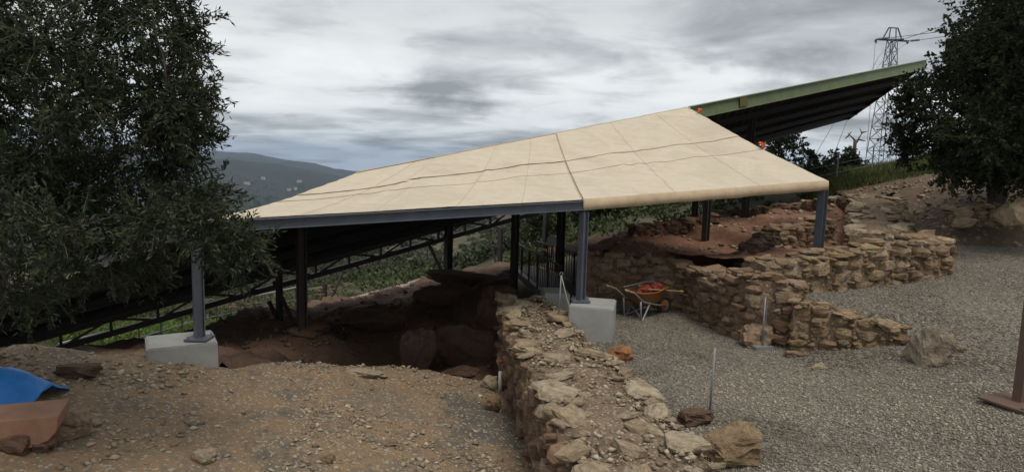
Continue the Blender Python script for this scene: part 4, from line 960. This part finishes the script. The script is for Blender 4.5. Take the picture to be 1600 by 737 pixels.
# bare dead tree
def dead():
    b = U(1333, 268, 40); b.z -= .4; root = thing('dead_tree', tuple(b), 'bare dead tree with crooked branches against the sky', 'tree')
    mb = MB(); top = U(1336, 218, 40); pts, rad = limb(b, top, .15, .09, .06, 7); mb.tube(pts, rad, 7); mb.build('trunk', BARK, root, True); mb = MB()
    for (a, c, r) in (((1336, 220), (1325, 208), .06), ((1336, 226), (1349, 205), .06), ((1325, 213), (1320, 217), .05), ((1325, 213), (1330, 206), .05), ((1346, 208), (1355, 205), .05), ((1340, 218), (1352, 220), .06), ((1333, 238), (1322, 230), .06), ((1346, 208), (1344, 200), .04)):
        pts, rad = limb(U(*a, 40), U(*c, 40 + random.uniform(-.5, .5)), r, r * .4, .1, 5, 4); mb.tube(pts, rad, 5)
    mb.build('branches', BARK, root, True)
dead()
# scrub, weeds, grass, groves: ground cover that reads as a mass
def scatter(name, pts, n_each, r_rng, ll, lw, m, label, flat=.7):
    B = []; D = []; LL = []
    for p in pts:
        s = p[3] if len(p) > 3 else 1.0
        n = n_each; r = random.uniform(*r_rng) * s; d = rng.normal(size=(n, 3)); d /= np.linalg.norm(d, axis=1, keepdims=True); d[:, 2] = np.abs(d[:, 2])
        q = rng.random((n, 1)) ** .4 * r; P = np.array(p[:3])[None] + d * q * np.array([1, 1, flat]) ; P += rng.normal(size=P.shape) * r * .08
        B.append(P); D.append(d + rng.normal(size=d.shape) * .7); LL.append(np.full(n, s))
    B = np.concatenate(B); D = np.concatenate(D); S_ = np.concatenate(LL); n = len(B)
    o = leaves(name, B, D, ll * S_ * rng.uniform(.6, 1.3, n), lw * S_ * rng.uniform(.6, 1.3, n), m); return tag(o, label, name.replace('_', ' ').split()[-1], kind='stuff')
def on(px, d, jitter=0): 
    x = (px - 800) / FPX * d; return (x, d, zTT(x, d) - .05)
random.seed(5)
scatter('slope_scrub', [on(random.uniform(40, 720), random.uniform(24, 75)) for _ in range(190)], 130, (.4, 1.3), .24, .12, SCRUB, 'olive green scrub covering the slope below the path')
scatter('bright_weeds', [on(random.uniform(60, 330), random.uniform(17.5, 26)) for _ in range(60)], 150, (.3, .75), .16, .06, SCRUBL, 'bright green weeds beside the path at left')
scatter('back_scrub', [on(random.uniform(800, 1300), random.uniform(27, 48)) for _ in range(120)], 130, (.4, 1.1), .22, .11, SCRUB, 'dark scrub on the slope behind the dig')
gp = []
for _ in range(2400):
    d = math.exp(random.uniform(math.log(230), math.log(2600))); px = random.uniform(250, 900); x = (px - 800) / FPX * d
    gp.append((x, d, zT(x, d), min(max(1, d / 220), 3.2)))
scatter('valley_grove', gp, 26, (1.1, 2.3), 1.3, .9, GROVE, 'olive groves and woods filling the valley')
scatter('lower_grove', [on(random.uniform(330, 900), math.exp(random.uniform(math.log(60), math.log(240)))) for _ in range(420)], 150, (.9, 2.0), .55, .3, GROVE, 'olive trees and bushes down the slope below the dig')
def grass(name, region, n, h, m, label):
    P = []
    while len(P) < n:
        p = region()
        if p is not None: P.append(p)
    P = np.array(P); D = rng.normal(size=P.shape) * .35; D[:, 2] = 1
    return tag(leaves(name, P, D, h * rng.uniform(.5, 1.3, n), .022 * rng.uniform(.6, 1.4, n) * (h / .25), m), label, 'grass', kind='stuff')
def rg1():
    d = random.uniform(22, 40); px = random.uniform(1260, 1500); x = (px - 800) / FPX * d
    z = max(zT(x, d), zM(x, d) if d < 31 and x > 7.2 + .42 * (d - 13.5) else -99)
    lo = lerp(27, 24.5, (px - 1260) / 240)
    if d < lo + 1.5 * fbm(x, d, .4, 2): return None
    return (x, d, z - .03)
grass('slope_grass', rg1, 16000, .34, GRASS, 'green grass on the crest behind the ruined walls')
def rg2():
    d = random.uniform(13, 26); px = random.uniform(40, 560); x = (px - 800) / FPX * d
    if any(math.hypot(x - (a.x + b.x) / 2, d - (a.y + b.y) / 2) < 1.1 for a, b in zip(PATHW[:-1], PATHW[1:])): return None
    return (x, d, zTT(x, d) - .03)
grass('lower_grass', rg2, 12000, .34, GRASS, 'green grass on the slope beside the path')

# ------------------------------------------------------------------ pylon, wires, fence, houses
def pylon():
    d = 70.0; b = U(1366, 262, d); top = U(1396, 44, d); b.z -= 2
    base = Vector((top.x, d, b.z)); H = top.z - base.z
    root = thing('power_pylon', tuple(base), 'lattice steel power pylon behind the roof tip', 'pylon')
    def w_(t): return lerp(1.15, .32, min(1, t / .93))
    n = 12; mbs = MB(); ym = Matrix.Rotation(R(25), 3, 'Z')
    def c_(t, i): a = [(-1, -1), (1, -1), (1, 1), (-1, 1)][i]; return base + ym @ Vector((a[0] * w_(t), a[1] * w_(t), H * t))
    for i in range(4): MB().bar(c_(0, i), c_(.93, i), .07, .07).build('leg', STEEL, root)
    for k in range(n):
        t0, t1_ = .93 * k / n, .93 * (k + 1) / n
        for i in range(4):
            j = (i + 1) % 4; mbs.bar(c_(t0, i), c_(t1_, j), .035, .035); mbs.bar(c_(t0, j), c_(t1_, i), .035, .035); mbs.bar(c_(t1_, i), c_(t1_, j), .035, .035)
    mbs.build('lattice', STEEL, root)
    ct = base + Vector((0, 0, H * .925)); ax = Vector((math.cos(R(8)), math.sin(R(8)), 0)); ay = Vector((-ax.y, ax.x, 0)); am = MB()
    for sy in (-.45, .45):
        am.bar(ct + ax * -1.75 + ay * sy * .4, ct + ax * 1.75 + ay * sy * .4, .08, .12)
    am.bar(ct - ax * 1.75, ct - ax * 1.75 + Vector((0, 0, -.4)), .1, .1); am.build('cross_arm', STEEL, root)
    hm = MB(); tp = base + Vector((0, 0, H))
    hm.bar(tp - ax * .5, tp + ax * .5, .1, .1)
    for s in (-1, 1):
        hm.bar(ct + ax * s * 1.1, tp + ax * s * .5, .1, .1); hm.bar(ct + ax * s * .4, tp + ax * s * .3, .08, .08)
    hm.build('top_frame', STEEL, root)
    wires = []
    for i, s in enumerate((-1.75, 0, 1.75)):
        p = ct + ax * s; ins = MB()
        for q in (Vector((1.1, -.25, .12)), Vector((-.55, -.9, -.35))):
            for j in range(6): ins.tube([p + q * (.2 + .13 * j), p + q * (.2 + .13 * j + .07)], .12, 6)
        ins.build('insulator', STEEL, root)
        far = [U(1500, 35, 58), U(1500, 22, 62), U(1500, 42, 54)][i]; a_ = p + Vector((1.1, -.25, .12)); dv = far - a_
        MB().tube([a_ + dv * t + Vector((0, 0, -.6 * math.sin(math.pi * t / 3))) for t in (0, .3, .6, 1, 1.5, 2.2, 3)], .028, 4).build('wire', STEEL, root)
        a2 = p + Vector((-.55, -.9, -.35)); f2 = U((1366, 1372, 1384)[i], 90, 62)
        MB().tube([a2, a2.lerp(f2, .5), f2, f2 + (f2 - a2) * 1.5 + Vector((0, 0, -2)), f2 + (f2 - a2) * 4 + Vector((0, 0, -9))], .02, 4).build('wire', STEEL, root)
pylon()
fr = thing('wire_fence', tuple(U(1305, 285, 30)), 'thin wire fence with slim posts on the grassy slope', 'fence')
fp = [U(px, py, d) for px, py, d in ((1252, 292, 29), (1307, 280, 30), (1362, 268, 31), (1412, 258, 32))]
for p in fp: MB().tube([p - Vector((0, 0, .4)), p + Vector((0, 0, 1.15))], .03, 6).build('fence_post', GALV, fr)
for h in (.3, .7, 1.1): MB().tube([p + Vector((0, 0, h)) for p in fp], .006, 4).build('wire', GALV, fr)
HW = paint('whitewash', (.5, .49, .47), .9); HR = paint('roof tiles', (.3, .17, .11), .9); WN = paint('dark window', (.03, .03, .035), .3)
def house(px, py, d, wd, hh, dp, label):
    d = 350.0
    while d < 2900 and U(px, py, d).z > zT(U(px, py, d).x, d) : d += 6
    b = U(px, py, d); k_ = d / 2100; wd *= k_; hh *= k_; dp *= k_; root = thing('farmhouse', tuple(b), label, 'house', 'white houses in the valley')
    MB().box(b + Vector((0, 0, hh / 2 - 6)), (wd / 2, dp / 2, hh / 2 + 6)).build('wall', HW, root)
    t = b + Vector((0, 0, hh)); x, y = wd / 2 + .5, dp / 2 + .5; e = .02
    mb = MB(); mb.v = [tuple(t + Vector(q)) for q in ((-x, -y, e), (x, -y, e), (x, y, e), (-x, y, e), (-x, 0, hh * .3), (x, 0, hh * .3))]; mb.f = [(0, 1, 5, 4), (2, 3, 4, 5), (0, 4, 3), (1, 2, 5), (0, 3, 2, 1)]
    mb.build('roof', HR if wd < 20 else HW, root)
    for i in range(3): MB().box(b + Vector((wd * (i - 1) * .3, -dp / 2 - .05, hh * .55)), (wd * .06, .05, hh * .16)).build('window', WN, root)
house(386, 288, 1250, 17, 6, 10, 'largest white house in the valley near the olive foliage')
house(411, 280, 1700, 11, 6, 10, 'small white house right of the largest valley house')
house(468, 285, 1700, 13, 6, 10, 'white house in the middle of the valley slope')
house(452, 298, 1200, 11, 6, 8, 'left white house of the low cluster above the tarpaulin')
house(462, 297, 1230, 8, 7, 8, 'right white house of the low cluster above the tarpaulin')

# ------------------------------------------------------------------ pebbles
def pebbles(name, n, samp, fn, m, label, smin, smax, pw=2.5, flat=.55, parent=None):
    P = []
    while len(P) < n:
        q = samp()
        if q is None: continue
        P.append((q[0], q[1], fn(q[0], q[1])))
    P = np.array(P); s = smin + (smax - smin) * rng.random(n) ** pw
    base = np.array([(1, 0, 0), (-1, 0, 0), (0, 1, 0), (0, -1, 0), (0, 0, 1), (0, 0, -1)], float)
    V = base[None] * (1 + rng.normal(size=(n, 6, 1)) * .22) + rng.normal(size=(n, 6, 3)) * .22
    V[:, :, 2] *= flat; a = rng.random(n) * 6.28; c, sn = np.cos(a)[:, None], np.sin(a)[:, None]
    x = V[:, :, 0] * 1.25; y = V[:, :, 1] * .85; tz = rng.normal(size=(n, 1)) * .35
    z = V[:, :, 2] + x * tz * .5; X = np.stack([x * c - y * sn, x * sn + y * c, z], 2) * s[:, None, None] + P[:, None]
    X[:, :, 2] += (s * .18)[:, None]
    T = np.array([(0, 2, 4), (2, 1, 4), (1, 3, 4), (3, 0, 4), (2, 0, 5), (1, 2, 5), (3, 1, 5), (0, 3, 5)])
    F = (T[None] + (np.arange(n) * 6)[:, None, None]).reshape(-1, 3)
    return tag(np_mesh(name, X.reshape(-1, 3), F, m, parent), label, None if parent else name.split('_')[-1], kind='stuff')
random.seed(11)
def sg_():
    d = 4.2 + 11 * random.random() ** 1.5; px = random.uniform(880, 1680); x = (px - 800) / FPX * d
    if not gravel_keep(x, d): return None
    if x < lerp(2.2, 1.1, sst(4, 11, d)): return None
    return (x, d)
pebbles('loose_gravel', 80000, sg_, zG, PEB, 'grey crushed gravel covering the yard', .008, .023, 2.0)
def sd_():
    d = random.uniform(4.6, 11.2); px = random.uniform(-20, 850); x = (px - 800) / FPX * d
    if x > lerp(.6, .1, sst(5, 11, d)): return None
    k = fbm(x, d, .8, 3, 31)
    if random.random() > .07 + 1.5 * max(0, k + .02): return None
    return (x, d)
pebbles('dirt_pebbles', 8500, sd_, zD, PEBY, 'small stones scattered over the dirt', .004, .05, 5)
def sp_():
    y = random.uniform(4.6, 12.4); l, r = interp([(4, .75), (5.7, .57), (8.4, .27), (12.3, -.15)], y), interp([(4, 2.2), (5.7, 1.95), (8.4, 1.5), (12.3, .75)], y)
    return (random.uniform(l + .05, r - .02), y)
pebbles('wall_rubble', 4200, sp_, lambda x, y: .30 + .06 * fbm(x, y, 2.2, 3, 25), PEBY, 'stone chips strewn over the thick wall top', .006, .05, 3.5)
def sm_():
    d = random.uniform(13.5, 24); px = random.uniform(1330, 1640); x = (px - 800) / FPX * d
    return (x, d) if x > 7.4 + .42 * (d - 13.5) else None
pebbles('bank_rubble', 2600, sm_, zM, PEBY, 'stones scattered over the brown bank', .015, .11, 4)
def sw_f():
    px, d = random.uniform(960, 1340), random.uniform(14.5, 25); x = (px - 800) / FPX * d
    return (x, d) if x > 2.7 and x < 6.4 + .56 * (d - 13) else None
pebbles('dig_rubble', 1000, sw_f, zR, PEBY, 'stones scattered over the red earth', .015, .11, 4.5)
def sw_p():
    px, d = random.uniform(340, 780), random.uniform(11.5, 22); return ((px - 800) / FPX * d, d)
pebbles('pit_rubble', 1500, sw_p, zP, island_mat('pit stones', [(.08, .052, .038), (.13, .09, .065), (.1, .065, .048)]), 'stones scattered over the dug pit floor', .015, .10, 4)

# ------------------------------------------------------------------ air between here and the hills
hz = MB().box((0, 1500, -135), (6500, 6800, 172)).build('haze', bpy.data.materials.new('hazy air'))
hm_ = hz.data.materials[0]; hm_.use_nodes = True; nt = hm_.node_tree; nt.nodes.remove(nt.nodes['Principled BSDF'])
pv = nt.nodes.new('ShaderNodeVolumePrincipled'); pv.inputs['Color'].default_value = (.62, .78, 1, 1); pv.inputs['Density'].default_value = .00009; pv.inputs['Anisotropy'].default_value = .2
nt.links.new(pv.outputs[0], nt.nodes['Material Output'].inputs['Volume']); tag(hz, 'thin blue haze over the valley', 'haze', kind='stuff')
